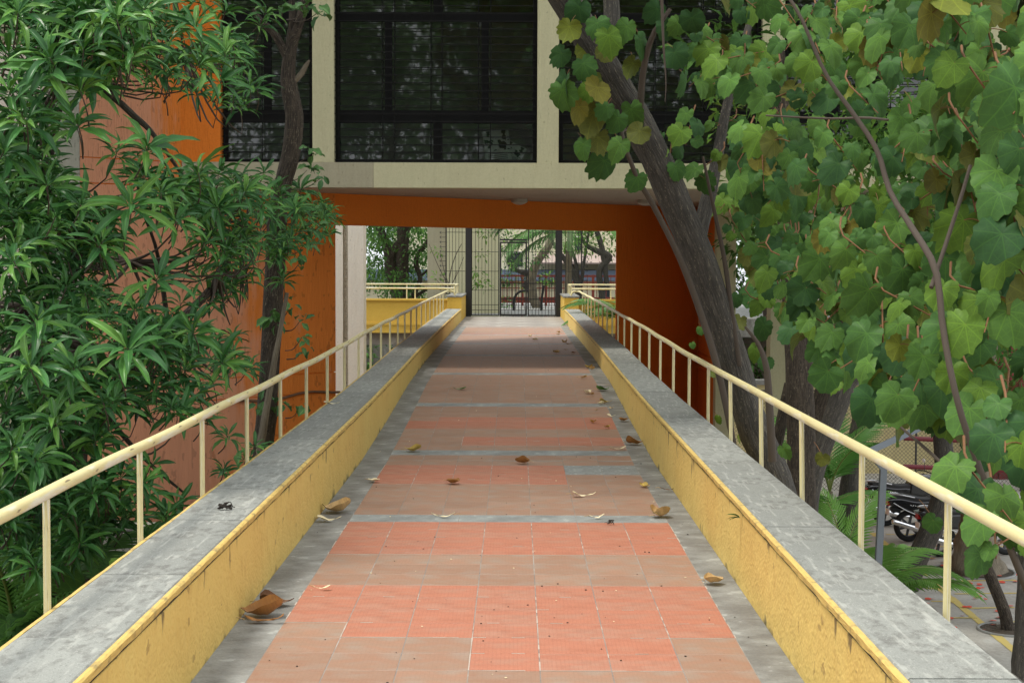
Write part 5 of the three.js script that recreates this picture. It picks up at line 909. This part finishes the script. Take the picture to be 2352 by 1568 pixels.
{
  const w = thing('boundary_wall', 'pale yellow boundary wall behind the chain link fence and motorcycles', 'wall');
  mesh('wall', box(4.2, 20, GROUND - 0.1, -1.3, -39.2, -39), std({ map: paintMap([0.60, 0.52, 0.27], [0.40, 0.33, 0.16], 1021, 0.5, 0.1), roughness: 0.9, rep: [0.4, 0.4] }), w);
  mesh('coping', box(4.1, 20.1, -1.298, -1.18, -39.28, -38.92), M.border[0], w);
  const w2 = thing('garden_wall', 'low grey garden wall behind the fence below the mango tree', 'wall');
  mesh('wall', box(-9, -2.1, GROUND - 0.1, -1.6, -19.3, -19.1), M.greyPlaster, w2); mesh('coping', box(-9, -2.05, -1.598, -1.5, -19.36, -19.04), M.greyPlaster, w2);
  const s = thing('red_shed', 'dark red corrugated metal shed behind the leaves on the parking side', 'shed'), red = std({ rgb: [0.16, 0.02, 0.015], roughness: 0.6 });
  mesh('body', box(11.6, 17, GROUND, 1.4, -43, -38), red, s);
  for (let x = 11.7; x < 17; x += 0.22) mesh('rib', box(x, x + 0.08, GROUND, 1.38, -37.998, -37.96), red, s);
  mesh('roof', box(11.3, 17.3, 1.402, 1.5, -43.3, -37.5), red, s);
  for (const y of [-3.3, -2.7]) { const b = mesh('red_barrier_rail', rod(V(8.3, GROUND + 0.9 + (y + 3.3), -33.5), V(12.5, GROUND + 0.75 + (y + 3.3), -33.5), 0.05, 8), std({ rgb: [0.17, 0.012, 0.02], roughness: 0.5 })); tag(b, y < -3 ? 'lower dark red pipe rail behind the motorcycles' : 'upper dark red pipe rail behind the motorcycles', 'rail'); }
}
{ // grey steel post with a bent arm
  const t = thing('steel_post', 'grey square steel post with a bent arm between the palms', 'post'), D = 18.5;
  const seg = (a, b, w) => { const p = P(...a), q = P(...b), d = q.clone().sub(p), l = d.length(); const g = new THREE.BoxGeometry(w, l, w); const m = mesh('post_segment', g, M.steel, t); m.position.copy(p.clone().lerp(q, 0.5)); m.quaternion.setFromUnitVectors(V(0, 1, 0), d.normalize()); return m; };
  const b = P(2018, 1300, D); const low = seg([2018, 1300, D], [2030, 1072, D], 0.075); seg([2030, 1076, D], [1997, 1034, D], 0.074); seg([1994, 1038, D], [2130, 975, D + 0.2], 0.073);
  const g = mesh('post_foot', new THREE.BoxGeometry(0.075, b.y - GROUND + 0.1, 0.075), M.steel, t); g.position.set(b.x, (b.y + GROUND) / 2 - 0.05, b.z);
}
{ // painted lines of the parking bays
  const lot = structure('bay_lines', (() => {
    const g = [], y = GROUND + 0.025, quad = (a, b, c, d) => { const q = new THREE.BufferGeometry(); q.setAttribute('position', new THREE.Float32BufferAttribute([a, b, c, a, c, d].flatMap((p) => [p.x, y, p.z]), 3)); q.setAttribute('uv', new THREE.Float32BufferAttribute(new Array(12).fill(0), 2)); q.computeVertexNormals(); g.push(q); };
    const line = (u0, v0, u1, v1, w) => { const a = G(u0, v0), b = G(u1, v1), n = b.clone().sub(a).normalize(), s = V(-n.z, 0, n.x).multiplyScalar(w / 2), N = 26, R = rng(Math.round(u0 + v1)); for (let i = 0; i < N; i++) { if (R() < 0.06) continue; const p = a.clone().lerp(b, i / N), q = a.clone().lerp(b, (i + 1) / N), k = 0.82 + 0.3 * R(); quad(p.clone().addScaledVector(s, k), q.clone().addScaledVector(s, k), q.clone().addScaledVector(s, -k), p.clone().addScaledVector(s, -k)); } };
    line(2005, 1226, 2420, 1572, 0.13);
    for (const [u0, v0, u1, v1] of [[2060, 1258, 2420, 1257], [2142, 1338, 2420, 1334], [2194, 1367, 2420, 1364], [2226, 1400, 2420, 1396], [2270, 1433, 2420, 1430], [2036, 1230, 2300, 1229]]) line(u0, v0, u1, v1, 0.075);
    return mergeGeometries(g);
  })(), M.roadPaint, 'worn yellow painted lines of the parking bays');
  // bay figures, read from the bays
  const font = await new (await import('three/addons/loaders/FontLoader.js')).FontLoader().loadAsync('fonts/droid/droid_sans_regular.typeface.json');
  const { TextGeometry } = await import('three/addons/geometries/TextGeometry.js');
  for (const [ch_, u, v] of [['2', 2131, 1353], ['1', 2165, 1383], ['1', 2214, 1421]]) { const g = new TextGeometry(ch_, { font, size: 0.36, depth: 0.004, curveSegments: 6 }); g.center(); g.rotateX(-Math.PI / 2); g.rotateY(-Math.PI / 2); const p = G(u, v), m = mesh('bay_number', g, M.roadPaint, lot); m.position.set(p.x, GROUND + 0.027, p.z); m.userData.label = `worn yellow figure ${ch_} painted on the ground`; }
  // red petals
  const R = rng(1033), pet = []; for (let i = 0; i < 70; i++) { const p = G(2080 + R() * 300, 1240 + R() * 230), q = new THREE.CircleGeometry(0.035 + 0.03 * R(), 5); q.rotateX(-Math.PI / 2 + (R() - 0.5) * 0.6); q.translate(p.x, GROUND + 0.04, p.z); pet.push(q); }
  const pm = mesh('fallen_petals', mergeGeometries(pet), std({ rgb: [0.62, 0.07, 0.03], roughness: 0.8 })); pm.userData.kind = 'stuff'; tag(pm, 'scattered red petals on the parking lot', 'petals');
}

// ------------------------------------------------------------------ motorcycles
const MB = { black: std({ rgb: [0.012, 0.012, 0.013], roughness: 0.22, clearcoat: 0.8, clearcoatRoughness: 0.08 }), seat: std({ rgb: [0.014, 0.014, 0.014], roughness: 0.6 }), rubber: std({ rgb: [0.015, 0.015, 0.015], roughness: 0.85 }), chrome: std({ rgb: [0.75, 0.75, 0.75], roughness: 0.18, metalness: 1 }), silver: std({ rgb: [0.6, 0.6, 0.6], roughness: 0.3, metalness: 0.5 }), red: std({ rgb: [0.45, 0.01, 0.01], roughness: 0.15 }), white: std({ rgb: [0.8, 0.8, 0.78], roughness: 0.3 }), engine: std({ rgb: [0.10, 0.10, 0.10], roughness: 0.45, metalness: 0.6 }) };
function extr(pts, w, mat, name, parent, bev = 0.03) { const c = new THREE.SplineCurve(pts.map((p) => new THREE.Vector2(...p))).getPoints(pts.length * 4); const g = new THREE.ExtrudeGeometry(new THREE.Shape(c), { depth: Math.max(0.01, w - 2 * bev), bevelEnabled: true, bevelSize: bev * 0.8, bevelThickness: bev, bevelSegments: 4 }); g.translate(0, 0, -w / 2 + bev); return mesh(name, g, mat, parent); }
function motorcycle(label, x, z, turn, body, accent) {
  const t = thing('motorcycle', label, 'motorcycle', [x, GROUND + 0.02, z], turn, 'motorcycles parked in the bays');
  for (const wx of [0, 1.27]) {
    const w = group('wheel', t); w.position.set(wx, 0.3, 0);
    mesh('tyre', new THREE.TorusGeometry(0.25, 0.05, 12, 36), MB.rubber, w);
    const rim = [new THREE.TorusGeometry(0.205, 0.016, 8, 32), new THREE.CylinderGeometry(0.05, 0.05, 0.12, 14).rotateX(Math.PI / 2)];
    for (let i = 0; i < 3; i++) { const s = new THREE.BoxGeometry(0.4, 0.045, 0.02); s.rotateZ(i * Math.PI / 3 + 0.3); rim.push(s); }
    mesh('rim', mergeGeometries(rim.map((g) => (g.index ? g.toNonIndexed() : g))), MB.engine, w);
  }
  mesh('engine', box(0.42, 0.82, 0.25, 0.55, -0.11, 0.11, 1, 0.02), MB.engine, t);
  mesh('frame', mergeGeometries([rod(V(0, 0.3, 0.09), V(0.5, 0.36, 0.09), 0.022), rod(V(0, 0.3, -0.09), V(0.5, 0.36, -0.09), 0.022), rod(V(0.8, 0.4, 0), V(1.02, 0.86, 0), 0.025), rod(V(0.4, 0.4, 0), V(0.35, 0.75, 0), 0.022)]), MB.engine, t);
  mesh('fork', mergeGeometries([rod(V(1.27, 0.3, 0.08), V(1.02, 0.95, 0.08), 0.02, 8), rod(V(1.27, 0.3, -0.08), V(1.02, 0.95, -0.08), 0.02, 8)]), MB.silver, t);
  extr([[0.46, 0.66], [0.5, 0.84], [0.66, 0.94], [0.9, 0.93], [1.0, 0.82], [0.92, 0.68], [0.68, 0.62]], 0.27, body, 'tank', t, 0.08);
  extr([[-0.34, 0.86], [-0.1, 0.87], [0.2, 0.80], [0.5, 0.80], [0.52, 0.74], [0.2, 0.72], [-0.1, 0.79], [-0.32, 0.82]], 0.24, MB.seat, 'seat', t, 0.035);
  const tail = extr([[-0.42, 0.80], [-0.2, 0.80], [0.1, 0.74], [0.46, 0.72], [0.44, 0.56], [0.2, 0.54], [-0.1, 0.64], [-0.36, 0.72]], 0.25, body, 'side_panel', t, 0.05);
  // a short slanted silver emblem on the panel
  for (const s of [-1, 1]) { for (let i = 0; i < 4; i++) { const b = mesh('emblem_stroke', new THREE.BoxGeometry(0.03, 0.012, 0.003), MB.white, t); b.position.set(-0.02 + i * 0.045, 0.70 - i * 0.006, s * 0.128); b.rotation.z = i % 2 ? 0.7 : -0.5; } mesh('trim_strip', limbGeo([V(-0.36, 0.75, s * 0.12), V(-0.1, 0.60, s * 0.135), V(0.3, 0.44, s * 0.14)], [0.010, 0.010], 5, 0, 1, 8), accent, t); }
  mesh('tail_light', box(-0.445, -0.39, 0.69, 0.78, -0.07, 0.07, 1, 0.012), MB.red, t);
  extr([[-0.36, 0.62], [-0.3, 0.66], [-0.05, 0.66], [0.2, 0.62], [0.18, 0.58], [-0.06, 0.625], [-0.32, 0.56]], 0.13, MB.seat, 'rear_mudguard', t, 0.015);
  extr([[0.98, 0.5], [1.1, 0.62], [1.3, 0.65], [1.48, 0.58], [1.5, 0.53], [1.3, 0.60], [1.12, 0.58]], 0.11, body, 'front_mudguard', t, 0.015);
  mesh('grab_rail', limbGeo([V(0.05, 0.84, 0.13), V(-0.25, 0.90, 0.12), V(-0.42, 0.90, 0), V(-0.25, 0.90, -0.12), V(0.05, 0.84, -0.13)], [0.012, 0.012], 6, 0, 1, 20), MB.silver, t);
  mesh('exhaust', limbGeo([V(0.75, 0.22, 0.14), V(0.4, 0.2, 0.15), V(0.1, 0.26, 0.17), V(-0.4, 0.42, 0.18)], [0.025, 0.03, 0.055, 0.05], 10, 0, 1, 14), MB.chrome, t);
  const hb = mesh('handlebar', limbGeo([V(0.82, 1.04, 0.36), V(0.92, 1.04, 0.24), V(1.0, 1.0, 0.08), V(1.0, 1.0, -0.08), V(0.92, 1.04, -0.24), V(0.82, 1.04, -0.36)], [0.014, 0.014], 6, 0, 1, 24), MB.seat, t);
  extr([[1.0, 0.78], [1.02, 1.0], [1.12, 1.06], [1.2, 0.94], [1.16, 0.8]], 0.2, body, 'headlight_cowl', t, 0.05);
  mesh('headlight', new THREE.SphereGeometry(0.075, 16, 10).scale(0.5, 0.8, 1).translate(1.185, 0.9, 0), MB.white, t);
  for (const s of [-1, 1]) { const m = mesh('mirror', new THREE.SphereGeometry(0.065, 16, 10).scale(0.3, 0.6, 1).translate(0.93, 1.24, s * 0.32), MB.white, t); mesh('mirror_stalk', rod(V(0.92, 1.04, s * 0.24), V(0.95, 1.22, s * 0.32), 0.007, 5), MB.seat, m); }
  mesh('number_plate', box(-0.43, -0.42, 0.52, 0.63, -0.09, 0.09), MB.white, t);
  mesh('side_stand', rod(V(0.45, 0.25, 0.12), V(0.35, 0.0, 0.24), 0.012, 5), MB.engine, t);
  return t;
}
{
  const c = G(2159, 1281); motorcycle('black and white motorcycle next to the flared trunk, red tail light', c.x, c.z, 0.18, MB.black, MB.white);
  const b = G(2088, 1246); motorcycle('glossy black motorcycle parked between the other two, silver grab rail', b.x, b.z, 0.16, MB.black, MB.silver);
  const a = G(2036, 1210); motorcycle('black motorcycle with round mirrors parked closest to the chain link fence', a.x, a.z, 0.2, MB.black, MB.chrome);
}

// ------------------------------------------------------------------ fallen leaves and twigs on the footbridge
function deadLeaf(seed, L, W, curl, roll) { const R = rng(seed), p1 = R() * 6, p2 = R() * 6; const g = gridGeo(8, 6, (s, t) => { const k = (t - 0.5) * 2, w = W * Math.pow(Math.sin(Math.PI * (0.04 + 0.92 * Math.pow(s, 0.85))), 0.6), x = (s - 0.5) * L, a = k * roll * (0.6 + 0.8 * Math.sin(s * 2 + p1)), rr = w / Math.max(0.2, roll); return [x, Math.max(0.001, rr * (1 - Math.cos(a)) * 0.9 + curl * L * (s - 0.5) * (s - 0.5) * 2.2 + 0.035 * L * Math.sin(s * 11 + k * 4 + p2) * Math.sin(k * 5 + p1) + 0.012), rr * Math.sin(a) + 0.04 * L * Math.sin(s * 3 + p2)]; }); const vein = setColor(g, (i) => mul3([1, 1, 1], 0.8 + 0.35 * hash2(i, seed, 3))); return vein; }
const deadMat = (rgb) => std({ rgb, roughness: 0.85, transmission: 0.12, thickness: 0, vertexColors: true, map: lanceMap });
const DM = { pale: std({ rgb: [0.78, 0.68, 0.44], roughness: 0.85, vertexColors: true }), tan: deadMat([0.95, 0.62, 0.30]), orange: deadMat([0.55, 0.24, 0.06]), brown: deadMat([0.24, 0.10, 0.035]), green: deadMat([0.14, 0.32, 0.06]), yellow: deadMat([0.85, 0.58, 0.14]) };
{
  const R = rng(1051);
  const floorAt = (u, v) => { let d = 8; for (let i = 0; i < 30; i++) { const p = G(u, v, fy(d)); d = -p.z; } return G(u, v, fy(d)); };
  const put = (u, v, size, kind, label, grp, roll = 0.9, curl = 0.35, turn) => {
    size *= 1.2; curl = Math.max(0.28, curl); const p = floorAt(u, v), t = thing('fallen_leaf', label, 'leaf', [p.x, p.y + 0.001, p.z], turn ?? R() * 6.28, grp);
    mesh('blade', deadLeaf(1060 + Math.floor(R() * 900), size, size * (roll > 0.95 ? 0.52 : 0.38) * (0.9 + 0.3 * R()), curl, roll), DM[kind], t);
    mesh('stalk', limbGeo([V(-size * 0.46, 0.02, 0), V(-size * 0.62, 0.03, 0.01), V(-size * 0.8, 0.022, -0.01)], [0.0022, 0.0015], 4, 0, 1, 4), DM.tan, t);
  };
  put(600, 1418, 0.165, 'orange', 'large curled orange leaf against the foot of the parapet', undefined, 1.3, 0.4, 0.3);
  put(636, 1392, 0.14, 'brown', 'dark brown curled leaf touching the large orange leaf', undefined, 1.2, 0.3, 0.1);
  put(604, 1432, 0.16, 'orange', 'yellow edged curled leaf lying under the large orange leaf', undefined, 1.0, 0.2, 0.0);
  put(772, 1178, 0.16, 'tan', 'upturned brown leaf on the grey border slab', undefined, 1.0, 0.5, 0.2);
  put(756, 1198, 0.13, 'pale', 'flat pale leaf with dark edges beside the upturned brown leaf', undefined, 0.7, 0.1, 0);
  put(1018, 1190, 0.13, 'pale', 'pale leaf with a long stalk lying on the grey stone strip', undefined, 0.9, 0.3, 3.2);
  put(1371, 1192, 0.10, 'pale', 'folded pale leaf on the grey stone strip', undefined, 1.4, 0.3, 0.5);
  put(1517, 1188, 0.13, 'tan', 'crumpled tan leaf at the edge of the tiles', undefined, 1.3, 0.4, 0.9);
  put(948, 1038, 0.12, 'yellow', 'small leaf half brown half yellow on the tiles', undefined, 1.1, 0.4, 0.2);
  put(1420, 1034, 0.12, 'pale', 'long pale yellow leaf near the end of the stone strip', undefined, 0.9, 0.2, 0.1);
  put(1458, 1022, 0.13, 'orange', 'humped amber leaf on the right border slab', undefined, 1.3, 0.2, 0.1);
  put(1342, 1142, 0.14, 'pale', 'flat pale yellow leaf in the middle of worn tiles', undefined, 0.6, 0.1, 0);
  put(1535, 1128, 0.10, 'brown', 'rolled dark brown leaf on the border slab', undefined, 2.2, 0, 0);
  put(738, 1356, 0.075, 'pale', 'little cream leaf on the worn tiles near the large orange leaf', undefined, 0.7, 0.2, 0.1);
  put(1640, 1342, 0.09, 'tan', 'little curled tan leaf at the edge of the right border', undefined, 1.0, 0.3, 0.2);
  put(858, 1108, 0.075, 'pale', 'small pale leaf on the edge between tiles and left border', undefined, 0.6, 0.1, 0);
  put(1055, 896, 0.13, 'green', 'single fresh green leaf lying on the walkway', undefined, 0.5, 0.1, 0);
  put(1392, 926, 0.12, 'yellow', 'yellow brown leaf by the far stone strip', undefined, 1.2, 0.2, 0.1);
  put(1385, 898, 0.13, 'green', 'dull green and brown leaf against the right border', undefined, 1.0, 0.3, 0.3);
  const small = [[1040, 1112], [1200, 1066], [1482, 1120], [1404, 940], [1380, 930], [1405, 958], [1432, 968], [1362, 972], [1395, 984], [1350, 905], [1360, 908], [1337, 870], [1217, 774], [1286, 764], [1282, 770], [1296, 788], [1306, 792], [1314, 786], [1309, 758], [1284, 765], [1318, 812], [1352, 846], [1010, 786], [1016, 770], [1230, 782], [1370, 945], [1445, 905], [1300, 805], [1278, 812], [1360, 850]];
  for (const [u, v] of small) put(u, v, 0.055 + 0.05 * R(), ['pale', 'tan', 'yellow', 'orange'][Math.floor(R() * 4)], 'tiny dry leaf scrap scattered on the walkway', 'leaf scraps on the walkway', 0.6 + R(), 0.3 * R());
  // on the coping
  const cop = (u, v, size, kind, label) => { const p = G(u, v, ch(9)), t = thing('fallen_leaf', label, 'leaf', [p.x, ch(-p.z) + 0.003, p.z], 0.2); mesh('blade', deadLeaf(1999, size, size * 0.33, 0.2, 0.7), DM[kind], t); };
  cop(762, 931, 0.14, 'pale', 'pale dry leaf lying on the left coping');
  const tw = thing('dry_twig', 'dark crumpled twig cluster on the left coping', 'twig', G(516, 1171, ch(8)).setY(ch(8) + 0.004).toArray());
  for (let i = 0; i < 9; i++) mesh('twig', limbGeo([V((R() - 0.5) * 0.08, 0.004, (R() - 0.5) * 0.06), V((R() - 0.5) * 0.08, 0.02 + 0.015 * R(), (R() - 0.5) * 0.05), V((R() - 0.5) * 0.1, 0.006, (R() - 0.5) * 0.06)], [0.004, 0.002], 4, 0, 1, 5), M.barkDark, tw);
  const p2 = floorAt(1402, 1205), t2 = thing('dry_twig', 'little curled brown twig below the grey stone strip', 'twig', [p2.x, p2.y + 0.004, p2.z]);
  for (let i = 0; i < 5; i++) mesh('twig', limbGeo([V((R() - 0.5) * 0.07, 0.004, (R() - 0.5) * 0.05), V((R() - 0.5) * 0.05, 0.03, 0), V((R() - 0.5) * 0.08, 0.006, (R() - 0.5) * 0.05)], [0.003, 0.002], 4, 0, 1, 5), M.barkDark, t2);
  // crumbs
  const cr = [[], []]; for (let i = 0; i < 130; i++) { const d = 6 + 16 * R() * R(), x = -1.2 + 2.4 * R(), g = new THREE.IcosahedronGeometry(0.002 + 0.0035 * R(), 0); g.scale(1.3, 0.6, 1); g.translate(x, fy(d) + 0.003, -d); cr[R() < 0.3 ? 0 : 1].push(g); }
  cr.forEach((c, i) => { const m = mesh('crumbs', mergeGeometries(c), i ? M.barkDark : DM.pale.clone()); if (!i) m.material.vertexColors = false; m.userData.kind = 'stuff'; tag(m, i ? 'dark specks of dirt on the walkway' : 'pale grit on the walkway', 'grit'); });
  // a weed in the crack of the right parapet
  const wp = P(1720, 1176, 8.25), wd = thing('weed', 'tiny green weed growing from the crack of the right parapet', 'plant', [1.243, wp.y - 0.03, wp.z]);
  for (let i = 0; i < 7; i++) { const m = mesh('blade', lanceLeaf(1090 + i, 0.16, 0.8, [0.10, 0.24, 0.05]), M.lance, wd); m.applyMatrix4(frame(V(0, 0, 0), V(-0.5 - 0.4 * R(), 0.7 * (R() - 0.2), (R() - 0.5) * 1.4), V(-0.3, 1, 0), 0.05 + 0.03 * R())); }
}
// shade plants with round leaves below the mango tree
for (const [u, v, d, l] of [[150, 1330, 12.5, 'taro like plant with broad leaves in front of the chain link fence'], [230, 1350, 13.5, 'second clump of broad leaves at the foot of the orange wall'], [60, 1400, 11, 'low broad leaved clump among the dark palm fronds']]) {
  const p = P(u, v, d), t = thing('broad_leaf_plant', l, 'plant', [p.x, GROUND, p.z]), R = rng(u), h = p.y - GROUND;
  for (let i = 0; i < 12; i++) { const q = V((R() - 0.5) * 0.9, h * (0.75 + 0.4 * R()), (R() - 0.5) * 0.9); mesh('stalk', limbGeo([V(0, 0, 0), V(q.x * 0.3, q.y * 0.6, q.z * 0.3), q], [0.02, 0.01], 5, 0, 1, 6), M.twig, t); const m = mesh('leaf', roundGeos[i], M.round, t); m.applyMatrix4(frame(q, V(q.x + 0.2, -0.3, q.z + 0.2), V(0.1, 1, 0.4), 0.34)); }
}

// hedges added to stand for the dark void below the cross walkway
for (const [x0, x1, l] of [[-9.5, -1.7, 'leafy hedge added in the dark gap below the cross walkway by the white pillar'], [1.7, 9, 'leafy hedge added in the dark gap below the cross walkway by the orange wall']]) {
  const t = thing('hedge', l, 'hedge'), R = rng(Math.round(x0 * 10)), list = [];
  for (let i = 0; i < 60; i++) list.push([V(lerp(x0, x1, R()), GROUND + 2.9 * R(), -43.4 - 1.2 * R()), 0.55, 0.5, 0.45]);
  crown(t, list, 60, 0.17, greens.mid, 1101); mesh('stems', mergeGeometries(Array.from({ length: 14 }, (_, i) => rod(V(lerp(x0, x1, (i + 0.5) / 14), GROUND - 0.1, -44), V(lerp(x0, x1, (i + 0.5) / 14) + 0.2, GROUND + 2.2, -44), 0.03, 5))), M.barkDark, t).userData.kind = 'stuff';
}
scene.traverse((o) => { if (o.isMesh) { o.castShadow = true; o.receiveShadow = true; } });
renderer.render(scene, camera);
